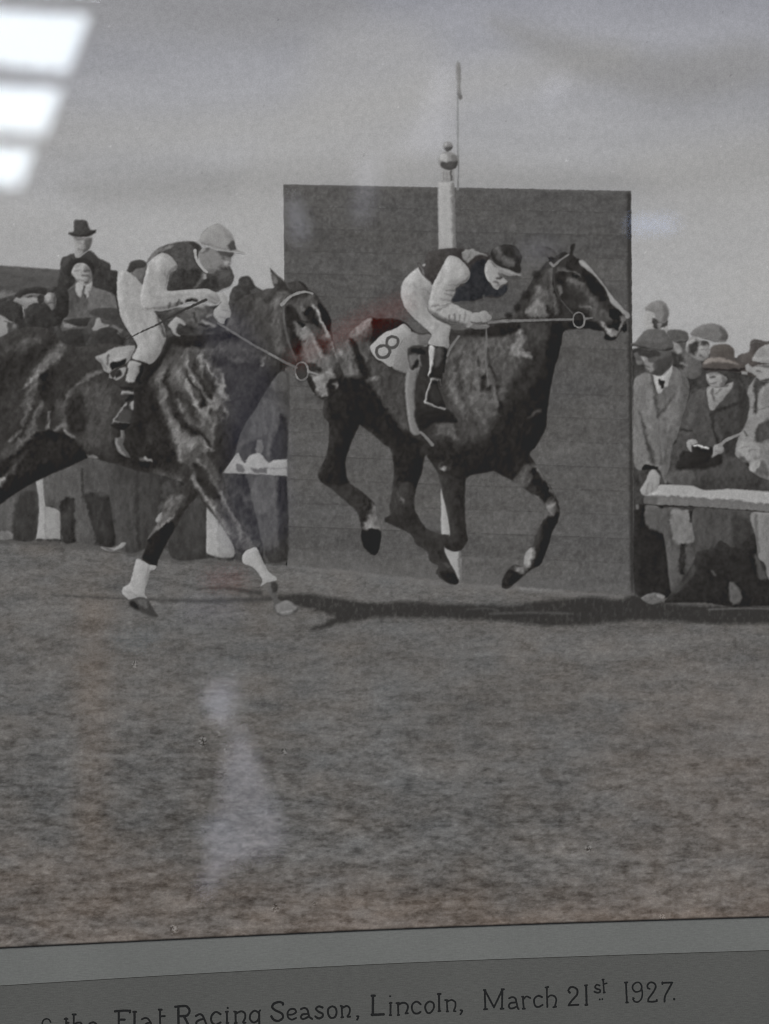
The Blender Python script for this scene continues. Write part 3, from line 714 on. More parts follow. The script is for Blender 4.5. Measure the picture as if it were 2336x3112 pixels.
# man in the pale overcoat at the corner of the hoarding
p = person('R 85,1600 88,1180 100,1040 160,990 230,955 330,990 400,1000 535,890 640,960 700,1020 735,1120 700,1350 650,1500 600,1700 540,1800 F 1010,560 960,470 830,470 800,380 800,100', 108, 'man in a pale overcoat and flat cap leaning his hand on the rail next to the hoarding')
p.f('R 90,1050 200,980 300,1010 320,1250 340,1500 300,1700 150,1400', 114, .7, 20).f('R 480,1450 700,1080 720,1200 560,1700 480,1800', 112, .5, 20)
p.f('R 310,1000 370,1010 420,1200 400,1400 370,1440 340,1250', 92, .7, 16).s('R 300,1000 335,1200 368,1410', (26, 40), 76, .7, .9, .4).f('R 400,1180 580,1130 560,1240 420,1400 380,1420', 100, .6, 16).s('R 575,1215 470,1345 372,1465', (16, 34), 74, .7, .9, .4).s('R 375,1470 385,1700 410,2000', (22, 40), 88, .6, .9, .4).s('R 440,1500 450,1800 470,2000', 40, 98, .4, .9, .4).f('R 640,1000 730,1100 700,1350 620,1550 640,1250', 90, .7, 30)
p.s('R 150,1400 215,1650 275,1850 320,2000', (26, 44), 72, .75, .9, .5).s('R 105,1200 120,1600 150,1900', 40, 100, .5, .9).f('R 400,1150 560,1120 470,1320 390,1380', 96, .6, 14).s('R 520,1600 440,2000', 30, 96, .5)
p.f('F 870,440 960,455 950,480 860,480', 44, .9, 6).n(8, 8, 12).n(5, 30, 40, seed=3); man = p.done()
p = Piece('collar', man, 'R 318,985 360,1000 420,1000 500,930 530,880 535,950 500,1050 480,1130 440,1130 420,1180 375,1210 340,1110', 158)
p.f('R 390,1050 440,1060 440,1110 430,1160 400,1150', 76, .9, 5).s('R 400,1050 425,1080', 16, 70, .8); p.done()
p = Piece('face', man, 'R 90,740 200,690 480,690 530,760 530,870 450,950 390,995 320,985 250,965 220,920 205,870 130,870 110,800', 84)
p.f('R 170,770 230,760 270,830 340,860 360,920 280,965 240,950 220,880', 122, .9, 8).f('R 90,690 350,700 400,760 300,790 150,760', 58, .8, 8).f('R 115,830 190,840 180,880 120,880', 108, .7, 5)
p.s('R 190,800 215,825', 14, 150, .8).s('R 225,890 275,905', 9, 72, .8).f('R 350,830 520,780 530,870 400,990 330,980', 66, .7, 12).n(6, 9); p.done()
p = Piece('cap', man, 'R 60,632 110,610 160,550 210,490 270,462 350,458 440,478 500,540 545,620 545,690 480,715 350,705 220,690 100,660 60,655', 88)
p.f('R 160,570 280,480 420,500 440,600 250,620', 96, .7, 14).s('R 75,645 250,690 420,712 530,690', 22, 56, .85).s('R 80,660 220,690 330,705', 7, 108, .6).n(8, 8); p.done()
p = Piece('hand', man, 'F 845,600 880,540 900,490 930,470 965,500 970,540 950,600 940,640 880,640', 142); p.s('F 900,560 880,630', 10, 118, .6).s('F 925,560 915,640', 8, 122, .6).f('F 930,480 965,520 950,570 930,540', 154, .5, 7); p.done()

# woman-like figure in the dark coat and banded hat, holding a small box camera
p = person('R 640,1560 700,1330 760,1220 860,1150 950,1130 1240,1080 1320,1060 1400,1200 1420,1400 1380,1560 1300,1750 F 1540,420 1560,560 1560,620 1180,600 1040,560 1000,520 1090,400 R 560,1900 600,1700', 70, 'spectator in a dark buttoned coat and banded felt hat holding a small camera over the rail')
p.s('R 1340,1300 1180,1360 1060,1400 1000,1450', (24, 34), 52, .7, .9, .3).s('R 985,1450 1020,1620 1060,1780', (24, 34), 50, .7, .9, .3).f('R 1250,1100 1380,1180 1400,1400 1340,1500 1300,1300', 58, .6, 30).s('R 860,1180 800,1400 720,1600', 50, 82, .45, .9, .4).f('R 760,1260 930,1180 960,1450 900,1650 680,1640', 76, .6, 24)
p.f('R 1050,1430 1330,1380 1300,1650 1120,1700', 66, .6, 20).s('R 600,1620 760,1630', 20, 52, .7).f('R 1150,1650 1290,1720 1300,1900 1150,1900', 54, .6, 20)
p.f('F 1000,500 1100,470 1180,500 1150,570 1030,560', 92, .6, 14, .5).f('F 1180,540 1540,520 1560,600 1200,600', 62, .6, 14).n(7, 8, 12).f('F 1120,360 1360,380 1340,450 1080,470', 46, .9, 10); man = p.done()
p = Piece('scarf', man, 'R 940,1140 1000,1120 1060,1140 1150,1110 1240,1070 1220,1150 1150,1240 1070,1330 1000,1402 960,1370 940,1260', 138)
p.s('R 1000,1160 1020,1280', 18, 98, .7).s('R 1060,1130 1180,1120', 14, 88, .7).s('R 1040,1200 1100,1160', 12, 104, .6).n(8, 9); p.done()
p = Piece('face', man, 'R 915,1000 960,965 1050,960 1130,1000 1170,1040 1140,1090 1080,1125 1000,1130 950,1085', 142)
p.f('R 1110,1000 1180,1040 1130,1100 1080,1120 1110,1060', 106, .8, 8).f('R 915,962 1130,962 1160,1000 1040,985 925,992', 104, .7, 10).s('R 985,1014 1036,1018', 18, 76, .85).s('R 945,1040 955,1072', 14, 112, .6).f('R 1040,1030 1110,1040 1080,1090 1040,1070', 132, .6, 9).f('R 905,980 925,970 925,1060 905,1060', 66, .8, 4).s('R 975,1092 1040,1090', 14, 98, .7); p.done()
p = Piece('hat', man, 'R 965,790 972,700 1010,655 1090,638 1180,640 1245,690 1262,800 1330,850 1410,890 1400,930 1320,960 1200,950 1080,940 990,945 890,925 880,890 890,850 930,800', (84, 79, 76))
p.f('R 890,860 930,800 1060,790 1200,820 1300,870 1150,850 1000,840', (128, 121, 116), .85, 9).f('R 890,905 1050,925 1250,920 1380,910 1280,960 1080,945 900,930', (50, 47, 46), .85, 8)
p.f('R 980,700 1080,650 1200,660 1240,780 1000,780', (86, 81, 77), .5, 12).n(6, 8); p.done()
p = Piece('hand', man, 'R 700,1770 750,1735 810,1740 830,1780 800,1800 790,1870 750,1880 715,1840', 142); p.s('R 760,1790 790,1850', 8, 104, .6); p.done()
p = Piece('hand', man, 'R 1000,1850 1030,1800 1090,1795 1130,1840 1110,1890 1060,1910 1000,1940 940,1930 950,1905 1000,1900', 140); p.s('R 1030,1870 1090,1880', 8, 108, .6); p.done()
p = Piece('camera', man, 'R 760,1810 850,1790 950,1820 1000,1830 990,1930 900,2010 700,2030 690,1880 760,1890', 46); p.s('R 790,1810 870,1815 950,1830', 20, 158, .95).s('R 830,1770 930,1775', 10, 112, .7); p.done()
p = Piece('stick', man, 'R 1085,1810 1150,1750 1290,1685 1340,1670', 128, stroke=(11, 7)); p.n(8, 8); p.done()

# man in the pale coat at the right edge
p = person('R 1260,1900 1290,1750 1400,1500 1430,1300 1400,1200 1420,1130 1500,1020 1560,1000 1860,1000 1860,2200 1640,2200 1440,2100 1400,2040 1320,1960', 120, 'man in a light coat and pale hat at the right edge, gripping the rail')
p.f('R 1480,1060 1560,1020 1660,1060 1560,1150 1530,1250 1510,1440 1480,1420 1490,1250', 60, .75, 14).f('R 1520,1580 1660,1500 1860,1480 1860,1720 1600,1780 1490,1740', 72, .85, 14)
p.f('R 1540,1150 1660,1080 1860,1080 1860,1440 1640,1480 1540,1540', 126, .6, 18).s('R 1400,1350 1520,1390 1660,1360', 10, 98, .6).s('R 1370,1640 1400,1690', 18, 84, .7)
p.f('R 1290,1800 1400,1760 1560,1800 1540,1900 1440,1990 1340,1930', 138, .8, 12).f('R 1530,1790 1660,1730 1860,1700 1860,1900 1600,1900', 116, .7, 14)
p.f('R 1320,1930 1380,1960 1430,2040 1330,2040', 80, .7, 10).f('F 1480,440 1520,430 1540,500 1500,520', 62, .8, 6).f('F 1560,430 1620,420 1660,500 1600,540 1550,500', 92, .7, 8).f('F 1540,420 1600,410 1570,480 1530,490', 146, .8, 6)
p.f('F 1520,500 1660,520 1700,610 1540,610', 118, .6, 10).n(8, 9, 14).s('R 1330,1830 1420,1820', 8, 112, .6).s('R 1420,1870 1500,1850', 8, 110, .6); man = p.done()
p = Piece('face', man, 'R 1380,880 1410,862 1460,900 1520,880 1860,860 1860,1060 1640,1070 1560,1065 1510,1010 1440,960 1390,940', 138)
p.f('R 1500,880 1660,870 1860,880 1860,910 1560,900', 84, .7, 8).s('R 1520,945 1570,950', 14, 84, .7).f('R 1560,930 1660,940 1640,1060 1560,1050', 146, .6, 10).s('R 1560,1060 1660,1050', 16, 70, .8); p.done()
p = Piece('hat', man, 'R 1460,820 1500,730 1550,675 1620,645 1760,620 1860,640 1860,870 1660,862 1540,850', 140)
p.s('R 1470,845 1560,862 1700,880', 14, 56, .9).s('R 1480,800 1660,810', 26, 152, .5).f('R 1500,730 1580,680 1600,760 1520,790', 120, .5, 12).n(5, 9); p.done()
p = Piece('ear_lobe', man, 'R 1335,950 1400,960 1400,985 1340,980', 138); p.done()

# below the rail
p = person('F 815,700 870,690 985,690 1000,880 1040,1250 820,1250', 44, 'black legs in the gap between the hoarding and the rail')
p.f('F 880,700 975,710 995,870 960,860 890,830', 88, .85, 8).f('F 815,560 840,560 835,720 818,720', 92, .7, 5).n(4, 9); p.done()
p = person('F 975,720 1180,730 1215,790 1205,900 1190,940 1210,1030 1100,1180 1040,1240 1010,1000 990,860', 80, 'hem of the pale overcoat and baggy trousers below the rail')
p.f('F 1045,730 1150,735 1160,780 1210,790 1190,920 1060,930', 116, .9, 9).f('F 1100,940 1130,940 1120,1130 1085,1100', 52, .8, 7).f('F 1010,920 1080,930 1080,1150 1040,1200', 88, .6, 12).s('F 1170,740 1175,790', 26, 50, .8).n(8, 8, 14); p.done()
p = person('F 1200,710 1560,730 1570,1000 1500,1000 1400,980 1290,960 1210,1010 1190,930', 72, 'skirt of the dark buttoned coat below the rail')
p.f('F 1430,760 1540,800 1530,940 1440,950', 58, .7, 16).f('F 1230,740 1400,760 1380,940 1230,960', 76, .6, 18).n(6, 9, 20); p.done()
p = person('F 1000,1300 1100,1180 1180,1060 1210,990 1300,970 1350,920 1420,960 1480,940 1570,880 1600,1050 1660,1160 1900,1180 1900,1330 1660,1330 1420,1335 1250,1310 1000,1310', 46, 'dark crouching mass of legs and boots behind the rail')
p.f('F 1405,1190 1440,1180 1490,1290 1420,1310', 88, .85, 8).f('F 1570,1010 1640,1080 1650,1160 1590,1150', 86, .7, 10).s('F 1300,1110 1320,1140', 14, 84, .6).f('F 1010,1260 1110,1180 1180,1070 1200,1110 1100,1230', 62, .6, 12).n(5, 9); p.done()
p = person('F 1555,740 1900,740 1900,1200 1665,1170 1630,1060 1590,1030 1575,900', 118, 'pale trouser legs of the man in the light coat below the rail')
p.s('F 1570,760 1590,1000', 16, 94, .6).n(7, 9, 16); p.done()
p = Piece('shoe', prt, 'F 850,1275 930,1245 1000,1265 990,1295 920,1320 870,1300', 100, label='scuffed shoe at the foot of the hoarding corner'); p.n(14, 8).f('F 940,1260 1000,1265 990,1290', 128, .6, 5); p.done()
p = Piece('running_rail', prt, 'F 870,650 945,600 965,568 1060,568 1180,575 1250,602 1400,594 1560,604 1900,640 1900,765 1660,742 1300,715 880,690', 148, label='white running rail with snow-pale top edge crossing in front of the right-hand crowd')
p.f('F 860,640 945,632 1300,655 1660,685 1900,705 1900,780 1660,745 1300,718 870,695', 110, .95, 5, .25).s('F 880,694 1300,719 1700,748', 9, 48, .9).f('F 870,650 950,640 940,690 880,685', 98, .7, 6).n(4, 8, 8); p.done()
# ---------------------------------------------------------------- leading horse, number 8
body = ('B 850,960 905,905 965,850 1030,795 1080,757 1130,765 1250,768 1320,800 1400,860 C 300,830 420,840 560,800 660,765 742,748 772,674 828,588 880,500 925,440 '
        'H 440,320 405,230 350,125 350,125 440,140 510,180 545,240 600,200 650,195 700,215 712,115 772,95 760,170 745,225 800,275 850,295 925,345 1000,425 1080,520 1160,635 1240,740 1325,840 1395,920 1452,958 1468,1010 1440,1050 '
        '1415,1072 1428,1150 1420,1195 1390,1212 1362,1185 1335,1205 1310,1255 1270,1298 1185,1312 1130,1282 1150,1235 1128,1195 1060,1190 960,1165 860,1162 760,1168 632,1195 600,1330 562,1500 '
        'C 1000,1090 975,1220 F 262,95 255,190 235,245 190,325 150,372 178,415 185,435 262,550 320,655 338,720 330,790 292,870 262,960 222,1060 180,1092 135,1120 60,1185 10,1222 -25,1210 -15,1150 20,1095 60,1070 108,1080 118,1010 140,965 168,955 190,880 230,800 268,752 250,700 200,655 130,602 50,548 -20,510 '
        'E 1450,480 1450,480 1380,492 1300,510 1278,525 1250,450 1060,430 1040,380 1015,390 900,330 790,330 700,260 608,190 608,190 585,235 545,330 520,410 522,510 545,555 620,610 700,685 712,760 742,850 742,900 722,990 690,1010 640,970 614,905 618,850 605,780 585,735 530,682 440,602 360,545 345,490 370,440 400,370 415,280 410,180 378,130 B 800,1260 830,1150')
hind = 'E 600,150 700,260 790,330 815,400 822,500 812,600 795,700 800,755 768,775 768,800 830,830 930,880 960,940 1032,990 1050,1050 1100,1080 1088,1115 1110,1150 1180,1192 1232,1182 1205,1110 1172,1050 1140,985 1150,930 1172,885 1110,875 1030,840 982,780 950,695 962,600 975,550 1000,485 1015,400 1040,330 900,150 750,60'
fore = 'E 1030,370 1060,430 1100,500 1130,620 1160,760 1175,885 1120,900 1140,960 1200,987 1245,978 1287,915 1278,860 1268,700 1272,600 1278,525 1310,480 1300,300 1150,250'
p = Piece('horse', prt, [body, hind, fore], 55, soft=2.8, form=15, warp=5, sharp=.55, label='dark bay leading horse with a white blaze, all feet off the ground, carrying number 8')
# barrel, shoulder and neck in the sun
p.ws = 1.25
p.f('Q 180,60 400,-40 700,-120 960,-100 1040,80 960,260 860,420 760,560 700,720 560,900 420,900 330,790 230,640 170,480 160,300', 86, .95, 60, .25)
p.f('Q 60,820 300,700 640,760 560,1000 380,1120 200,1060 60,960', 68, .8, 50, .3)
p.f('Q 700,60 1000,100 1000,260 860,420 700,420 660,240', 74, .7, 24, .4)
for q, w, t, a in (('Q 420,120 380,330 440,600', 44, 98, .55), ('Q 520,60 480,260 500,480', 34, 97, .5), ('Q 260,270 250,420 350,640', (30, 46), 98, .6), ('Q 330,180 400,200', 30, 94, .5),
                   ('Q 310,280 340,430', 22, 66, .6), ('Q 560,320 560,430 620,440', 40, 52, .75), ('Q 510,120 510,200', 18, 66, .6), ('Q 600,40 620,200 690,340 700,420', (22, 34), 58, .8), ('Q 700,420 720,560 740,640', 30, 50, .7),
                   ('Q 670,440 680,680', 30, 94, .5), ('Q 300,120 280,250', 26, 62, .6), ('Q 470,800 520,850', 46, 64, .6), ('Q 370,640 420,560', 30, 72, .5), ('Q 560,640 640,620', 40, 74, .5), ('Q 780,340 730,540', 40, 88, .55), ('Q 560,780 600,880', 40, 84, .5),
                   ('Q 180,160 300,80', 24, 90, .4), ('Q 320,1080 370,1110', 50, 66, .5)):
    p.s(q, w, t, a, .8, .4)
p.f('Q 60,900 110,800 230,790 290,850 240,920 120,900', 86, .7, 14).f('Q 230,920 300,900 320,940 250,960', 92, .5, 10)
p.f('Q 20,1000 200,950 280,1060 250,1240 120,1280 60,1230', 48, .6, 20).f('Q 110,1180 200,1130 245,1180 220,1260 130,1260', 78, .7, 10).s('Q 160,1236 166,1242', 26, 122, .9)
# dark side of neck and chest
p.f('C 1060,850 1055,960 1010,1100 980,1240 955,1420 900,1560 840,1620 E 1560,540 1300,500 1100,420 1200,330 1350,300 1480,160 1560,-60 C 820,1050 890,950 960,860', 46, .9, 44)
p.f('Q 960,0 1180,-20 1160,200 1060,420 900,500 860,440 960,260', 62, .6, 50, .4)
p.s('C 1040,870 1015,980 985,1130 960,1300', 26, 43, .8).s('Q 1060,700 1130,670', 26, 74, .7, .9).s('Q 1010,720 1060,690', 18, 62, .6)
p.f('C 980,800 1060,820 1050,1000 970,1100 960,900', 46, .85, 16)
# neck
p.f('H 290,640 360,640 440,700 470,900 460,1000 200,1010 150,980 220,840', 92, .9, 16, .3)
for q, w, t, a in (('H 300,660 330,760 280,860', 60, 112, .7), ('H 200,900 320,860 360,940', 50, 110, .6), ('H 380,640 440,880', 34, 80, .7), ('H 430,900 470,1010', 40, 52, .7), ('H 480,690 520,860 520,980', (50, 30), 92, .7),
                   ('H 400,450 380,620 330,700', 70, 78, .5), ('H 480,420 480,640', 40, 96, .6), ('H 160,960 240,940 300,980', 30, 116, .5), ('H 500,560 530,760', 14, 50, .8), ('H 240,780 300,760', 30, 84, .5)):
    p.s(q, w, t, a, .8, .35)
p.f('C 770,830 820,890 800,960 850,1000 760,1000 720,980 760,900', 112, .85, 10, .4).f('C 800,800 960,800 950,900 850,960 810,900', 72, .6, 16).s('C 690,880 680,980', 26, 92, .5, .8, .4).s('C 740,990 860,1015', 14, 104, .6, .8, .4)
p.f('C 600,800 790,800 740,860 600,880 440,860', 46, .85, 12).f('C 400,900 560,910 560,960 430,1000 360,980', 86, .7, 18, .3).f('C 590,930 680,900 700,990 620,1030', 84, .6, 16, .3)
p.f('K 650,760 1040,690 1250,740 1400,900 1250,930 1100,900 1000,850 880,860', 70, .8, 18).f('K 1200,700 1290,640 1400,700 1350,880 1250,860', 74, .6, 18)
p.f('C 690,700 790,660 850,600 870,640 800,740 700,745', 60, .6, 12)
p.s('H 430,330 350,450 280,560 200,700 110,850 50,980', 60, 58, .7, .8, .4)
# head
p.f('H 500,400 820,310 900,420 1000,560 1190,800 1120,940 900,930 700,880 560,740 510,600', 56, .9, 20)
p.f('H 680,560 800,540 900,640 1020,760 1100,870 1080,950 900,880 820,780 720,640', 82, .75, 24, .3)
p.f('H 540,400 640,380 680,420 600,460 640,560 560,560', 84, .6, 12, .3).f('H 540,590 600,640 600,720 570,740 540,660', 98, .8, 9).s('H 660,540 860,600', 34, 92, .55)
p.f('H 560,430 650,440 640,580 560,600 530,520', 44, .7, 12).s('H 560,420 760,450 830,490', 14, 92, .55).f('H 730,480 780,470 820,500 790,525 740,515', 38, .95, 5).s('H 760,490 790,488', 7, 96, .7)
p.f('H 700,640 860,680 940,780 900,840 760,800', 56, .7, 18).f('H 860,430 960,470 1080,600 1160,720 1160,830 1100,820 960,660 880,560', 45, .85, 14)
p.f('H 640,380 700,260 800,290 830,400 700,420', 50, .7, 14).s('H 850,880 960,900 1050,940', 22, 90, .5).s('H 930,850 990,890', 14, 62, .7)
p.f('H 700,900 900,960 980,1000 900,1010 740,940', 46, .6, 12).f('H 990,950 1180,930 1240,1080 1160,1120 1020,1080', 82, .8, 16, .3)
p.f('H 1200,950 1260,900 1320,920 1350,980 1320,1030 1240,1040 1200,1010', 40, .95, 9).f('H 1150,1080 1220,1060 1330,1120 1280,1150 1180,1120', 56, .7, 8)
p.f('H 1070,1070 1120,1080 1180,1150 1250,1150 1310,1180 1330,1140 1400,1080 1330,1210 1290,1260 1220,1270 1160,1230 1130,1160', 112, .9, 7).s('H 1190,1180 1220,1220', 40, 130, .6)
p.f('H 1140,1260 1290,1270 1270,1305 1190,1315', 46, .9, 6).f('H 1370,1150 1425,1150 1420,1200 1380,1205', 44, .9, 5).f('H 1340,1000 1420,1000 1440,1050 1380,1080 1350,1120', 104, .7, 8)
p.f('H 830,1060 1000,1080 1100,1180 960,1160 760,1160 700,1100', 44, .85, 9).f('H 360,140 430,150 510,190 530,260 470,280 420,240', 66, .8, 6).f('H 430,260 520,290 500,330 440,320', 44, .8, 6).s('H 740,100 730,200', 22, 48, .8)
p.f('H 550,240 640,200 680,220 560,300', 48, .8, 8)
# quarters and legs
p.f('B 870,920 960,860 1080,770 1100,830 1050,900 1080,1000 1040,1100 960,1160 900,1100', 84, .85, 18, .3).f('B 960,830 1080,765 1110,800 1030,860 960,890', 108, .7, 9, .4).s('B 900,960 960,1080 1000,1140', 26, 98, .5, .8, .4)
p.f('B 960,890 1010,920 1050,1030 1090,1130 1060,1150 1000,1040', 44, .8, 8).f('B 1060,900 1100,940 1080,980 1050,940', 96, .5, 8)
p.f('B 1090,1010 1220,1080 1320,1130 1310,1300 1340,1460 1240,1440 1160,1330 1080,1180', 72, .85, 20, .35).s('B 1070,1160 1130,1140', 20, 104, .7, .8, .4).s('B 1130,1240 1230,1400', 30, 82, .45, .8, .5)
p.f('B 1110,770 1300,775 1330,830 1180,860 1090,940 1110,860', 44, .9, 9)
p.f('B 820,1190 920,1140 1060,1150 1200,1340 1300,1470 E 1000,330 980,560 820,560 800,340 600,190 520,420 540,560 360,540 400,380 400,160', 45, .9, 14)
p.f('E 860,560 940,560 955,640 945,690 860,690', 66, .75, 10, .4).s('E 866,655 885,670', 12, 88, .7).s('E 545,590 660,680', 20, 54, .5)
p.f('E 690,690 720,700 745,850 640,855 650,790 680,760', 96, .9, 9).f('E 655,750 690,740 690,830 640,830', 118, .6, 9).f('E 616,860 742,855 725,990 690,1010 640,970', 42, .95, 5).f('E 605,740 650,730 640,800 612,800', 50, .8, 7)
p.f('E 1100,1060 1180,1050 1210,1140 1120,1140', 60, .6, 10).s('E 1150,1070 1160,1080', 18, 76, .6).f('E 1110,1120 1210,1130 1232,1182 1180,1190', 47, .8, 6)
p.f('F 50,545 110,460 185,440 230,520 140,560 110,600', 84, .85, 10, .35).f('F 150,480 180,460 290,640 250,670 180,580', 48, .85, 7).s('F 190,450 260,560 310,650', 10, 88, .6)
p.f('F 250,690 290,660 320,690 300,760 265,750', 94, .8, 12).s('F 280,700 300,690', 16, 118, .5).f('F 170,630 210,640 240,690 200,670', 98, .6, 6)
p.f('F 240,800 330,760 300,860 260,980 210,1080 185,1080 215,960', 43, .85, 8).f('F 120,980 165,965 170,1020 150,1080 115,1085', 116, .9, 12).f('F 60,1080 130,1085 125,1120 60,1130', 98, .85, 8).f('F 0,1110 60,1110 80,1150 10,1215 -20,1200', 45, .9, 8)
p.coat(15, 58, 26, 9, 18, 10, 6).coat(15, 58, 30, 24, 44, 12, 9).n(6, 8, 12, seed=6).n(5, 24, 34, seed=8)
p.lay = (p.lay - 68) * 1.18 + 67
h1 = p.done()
p = Piece('mane', h1, 'H 420,330 350,430 290,500 220,630 155,735 90,830 40,900', 58, stroke=(7, 13), soft=4); p.n(8, 9); p.done()
for q in ('H 240,480 270,440 330,440 340,500 300,540 260,530', 'H 95,740 130,690 190,680 215,730 180,780 120,785', 'H 0,880 40,840 85,870 80,930 30,945 0,920', 'C 690,740 720,730 740,750 710,770'):
    p = Piece('mane_plait', h1, q, 44, soft=5); p.done()
p = Piece('blaze', h1, 'H 818,312 862,295 930,352 1000,432 1080,530 1160,640 1240,748 1330,850 1400,928 1450,962 1465,1010 1430,1040 1385,985 1300,905 1222,832 1190,760 1148,660 1080,572 1000,482 900,405 842,362', 142)
p.s('H 830,320 900,380', 40, 150, .5).s('H 1400,960 1450,1010', 40, 134, .6).n(4, 9); p.done()
p = Piece('browband', h1, 'H 465,340 500,372 560,320 620,275 688,230', 116, stroke=(9, 5)); p.f('H 455,330 510,330 510,390 460,380', 128, .7, 4); p.done()
p = Piece('cheek_strap', h1, 'H 505,400 505,520 520,640 560,750 640,860 740,970', 62, stroke=(4, 4)); p.s('H 600,800 740,970', 6, 86, .8); p.done()
p = Piece('saddle_cloth', h1, 'B 1345,850 1400,868 1470,870 1480,930 1405,960 1402,1062 1328,1110 1225,1066 1260,960 1300,890', 120)
p.n(5, 9).f('B 1390,870 1470,870 1470,920 1400,930', 98, .6, 8); p.done()
p = Piece('number_cloth', h1, 'B 1088,950 1120,905 1180,856 1250,828 1302,800 1348,850 1302,892 1262,960 1225,1068 1170,1040 1122,1012', 156, soft=2.2, label='white cloth with the black number 8 behind the saddle')
p.s('B 1302,800 1348,852', 12, 138, .6).n(3, 9); nc = p.done()
p = Piece('numeral', h1, ['@B 1232,880 1260,893 1262,925 1240,948 1208,948 1192,925 1200,893', '@B 1175,935 1205,950 1212,980 1190,1008 1152,1010 1130,985 1135,950'], 76, stroke=(9, 9), soft=2); p.done()
p = Piece('girth', h1, 'B 1322,1092 1402,1062 1375,1170 1370,1300 1382,1400 1398,1492 1345,1485 1322,1370 1308,1230', 116)
p.s('B 1330,1110 1318,1230 1335,1400 1360,1485', 10, 128, .6).s('B 1385,1110 1365,1230 1372,1370', 10, 98, .6).n(5, 9); p.done()
p = Piece('girth_buckle', h1, 'C 160,1480 200,1520 235,1560', 118, stroke=(7, 10)); p.done()
p = Piece('saddle_flap', h1, 'C 130,1340 330,1340 395,1415 360,1420 250,1420 160,1470', 42, soft=4); p.n(4, 9); p.done()
p = Piece('breast_strap', h1, 'C 572,800 575,900 570,1010 580,1120 586,1190', 104, stroke=(4, 3)); p.n(6, 9); p.done()

# ---------------------------------------------------------------- leading jockey
p = Piece('person', prt, 'K 265,350 180,420 102,500 65,620 75,720 120,820 200,920 300,1010 388,1085 420,1130 385,1235 600,1282 615,1150 632,1030 540,985 450,930 380,840 400,700 500,600 560,400 420,300', 152, soft=2.6, form=17,
          label='leading jockey in white breeches, dark banded jacket and quartered dark cap crouched over number 8')
p.s('K 300,600 350,620 400,660', 10, 132, .7).s('K 130,800 260,950 390,1070', 14, 144, .4).s('K 400,1080 430,1130 400,1230', 18, 138, .6).f('K 120,480 250,400 260,560 140,700', 163, .4, 20).s('K 610,1040 600,1270', 14, 146, .6).s('K 200,560 300,640 380,760', 40, 142, .5, .9, .5).s('K 150,700 300,860 440,980', 50, 144, .5, .9, .5).s('K 480,1010 440,1120 430,1220', 40, 140, .5, .9, .4).n(7, 26, 60, ang=-35).n(4, 12); j1 = p.done()
p = Piece('boot', j1, 'K 375,1240 460,1255 592,1285 585,1400 560,1560 C 300,1110 292,1190 275,1150 270,1195 322,1330 312,1347 180,1300 190,1240 222,1150 205,1120 215,1040 208,960', 50, soft=2.4)
p.f('K 385,1245 462,1262 455,1360 440,1460 420,1500 390,1600 370,1640 385,1480', 138, .95, 6).f('K 460,1280 540,1290 530,1420 470,1500 450,1420', 80, .7, 14).s('K 580,1290 560,1560', 18, 40, .6)
p.s('C 225,1150 200,1230 185,1290', 13, 132, .95).s('C 190,1298 250,1318 320,1338', 12, 128, .9).s('C 235,1148 275,1150', 14, 128, .8, .8, .8).f('C 215,1190 260,1180 290,1280 230,1290', 56, .8, 8).s('C 280,1160 290,1200', 8, 112, .7); p.done()
p = Piece('boot', j1, 'C 78,960 120,935 175,940 205,970 200,1040 215,1060 205,1110 165,1130 160,1070 105,1090 90,1050', 56)
p.f('C 90,960 170,950 190,985 120,985', 40, .9, 6).f('C 85,1000 150,1000 150,1040 110,1080', 98, .7, 10).s('C 110,1085 150,1030', 20, 44, .9).s('C 155,1000 160,1060', 12, 104, .7); p.done()
p = Piece('jacket', j1, 'K 262,300 340,340 342,262 380,185 500,155 620,140 760,140 880,138 965,178 1045,190 1090,230 1045,300 1020,400 1060,500 1120,570 1170,610 1210,580 1290,540 1280,620 1200,700 1040,700 900,742 760,742 650,748 690,640 620,480 440,560 400,520 330,460 275,380', (63, 60, 59))
p.f('K 640,740 700,600 800,540 860,400 900,300 1030,270 1020,400 1060,500 1130,590 1300,560 1260,660 1060,690 880,742', (50, 50, 52), .95, 14).f('K 770,200 800,150 880,138 970,180 1040,200 960,210 880,260 830,300 790,270', 112, .92, 9).s('K 860,180 820,280', 12, 92, .6)
p.s('K 980,210 1040,215', 16, 104, .6).s('K 280,330 340,430', 12, 98, .6).f('K 300,290 345,310 335,360 305,340', 100, .6, 6).f('K 380,190 520,160 600,220 500,420 420,480 360,420', (70, 67, 65), .6, 16)
p.s('K 1010,680 1040,780', 26, 86, .6).n(6, 8); p.done()
p = Piece('sleeve', j1, 'K 600,235 660,218 740,255 812,332 856,420 832,510 745,552 692,600 690,640 650,705 640,755 720,795 800,835 880,868 915,905 890,990 845,1042 780,1022 700,1002 620,990 500,925 425,885 378,830 388,740 420,600 450,510 520,380', 152, soft=2.4, form=16)
p.s('K 400,850 520,930 640,980 780,1010', (26, 40), 104, .8, .8, .3).s('K 420,800 560,790 640,760', 10, 118, .7).s('K 480,850 600,800', 12, 112, .6).s('K 700,560 620,560', 14, 130, .6).s('K 690,620 590,620', 14, 120, .7).s('K 660,680 570,660', 14, 124, .7).s('K 640,740 540,720', 14, 126, .6)
p.f('K 800,500 850,440 835,510 750,555 690,590 720,530', 122, .7, 9).s('K 800,850 790,960', 10, 118, .7).s('K 690,890 690,990', 12, 100, .6).s('K 740,900 735,1000', 10, 104, .6).s('K 640,900 620,980', 14, 98, .6).s('K 380,780 400,840', 16, 128, .6)
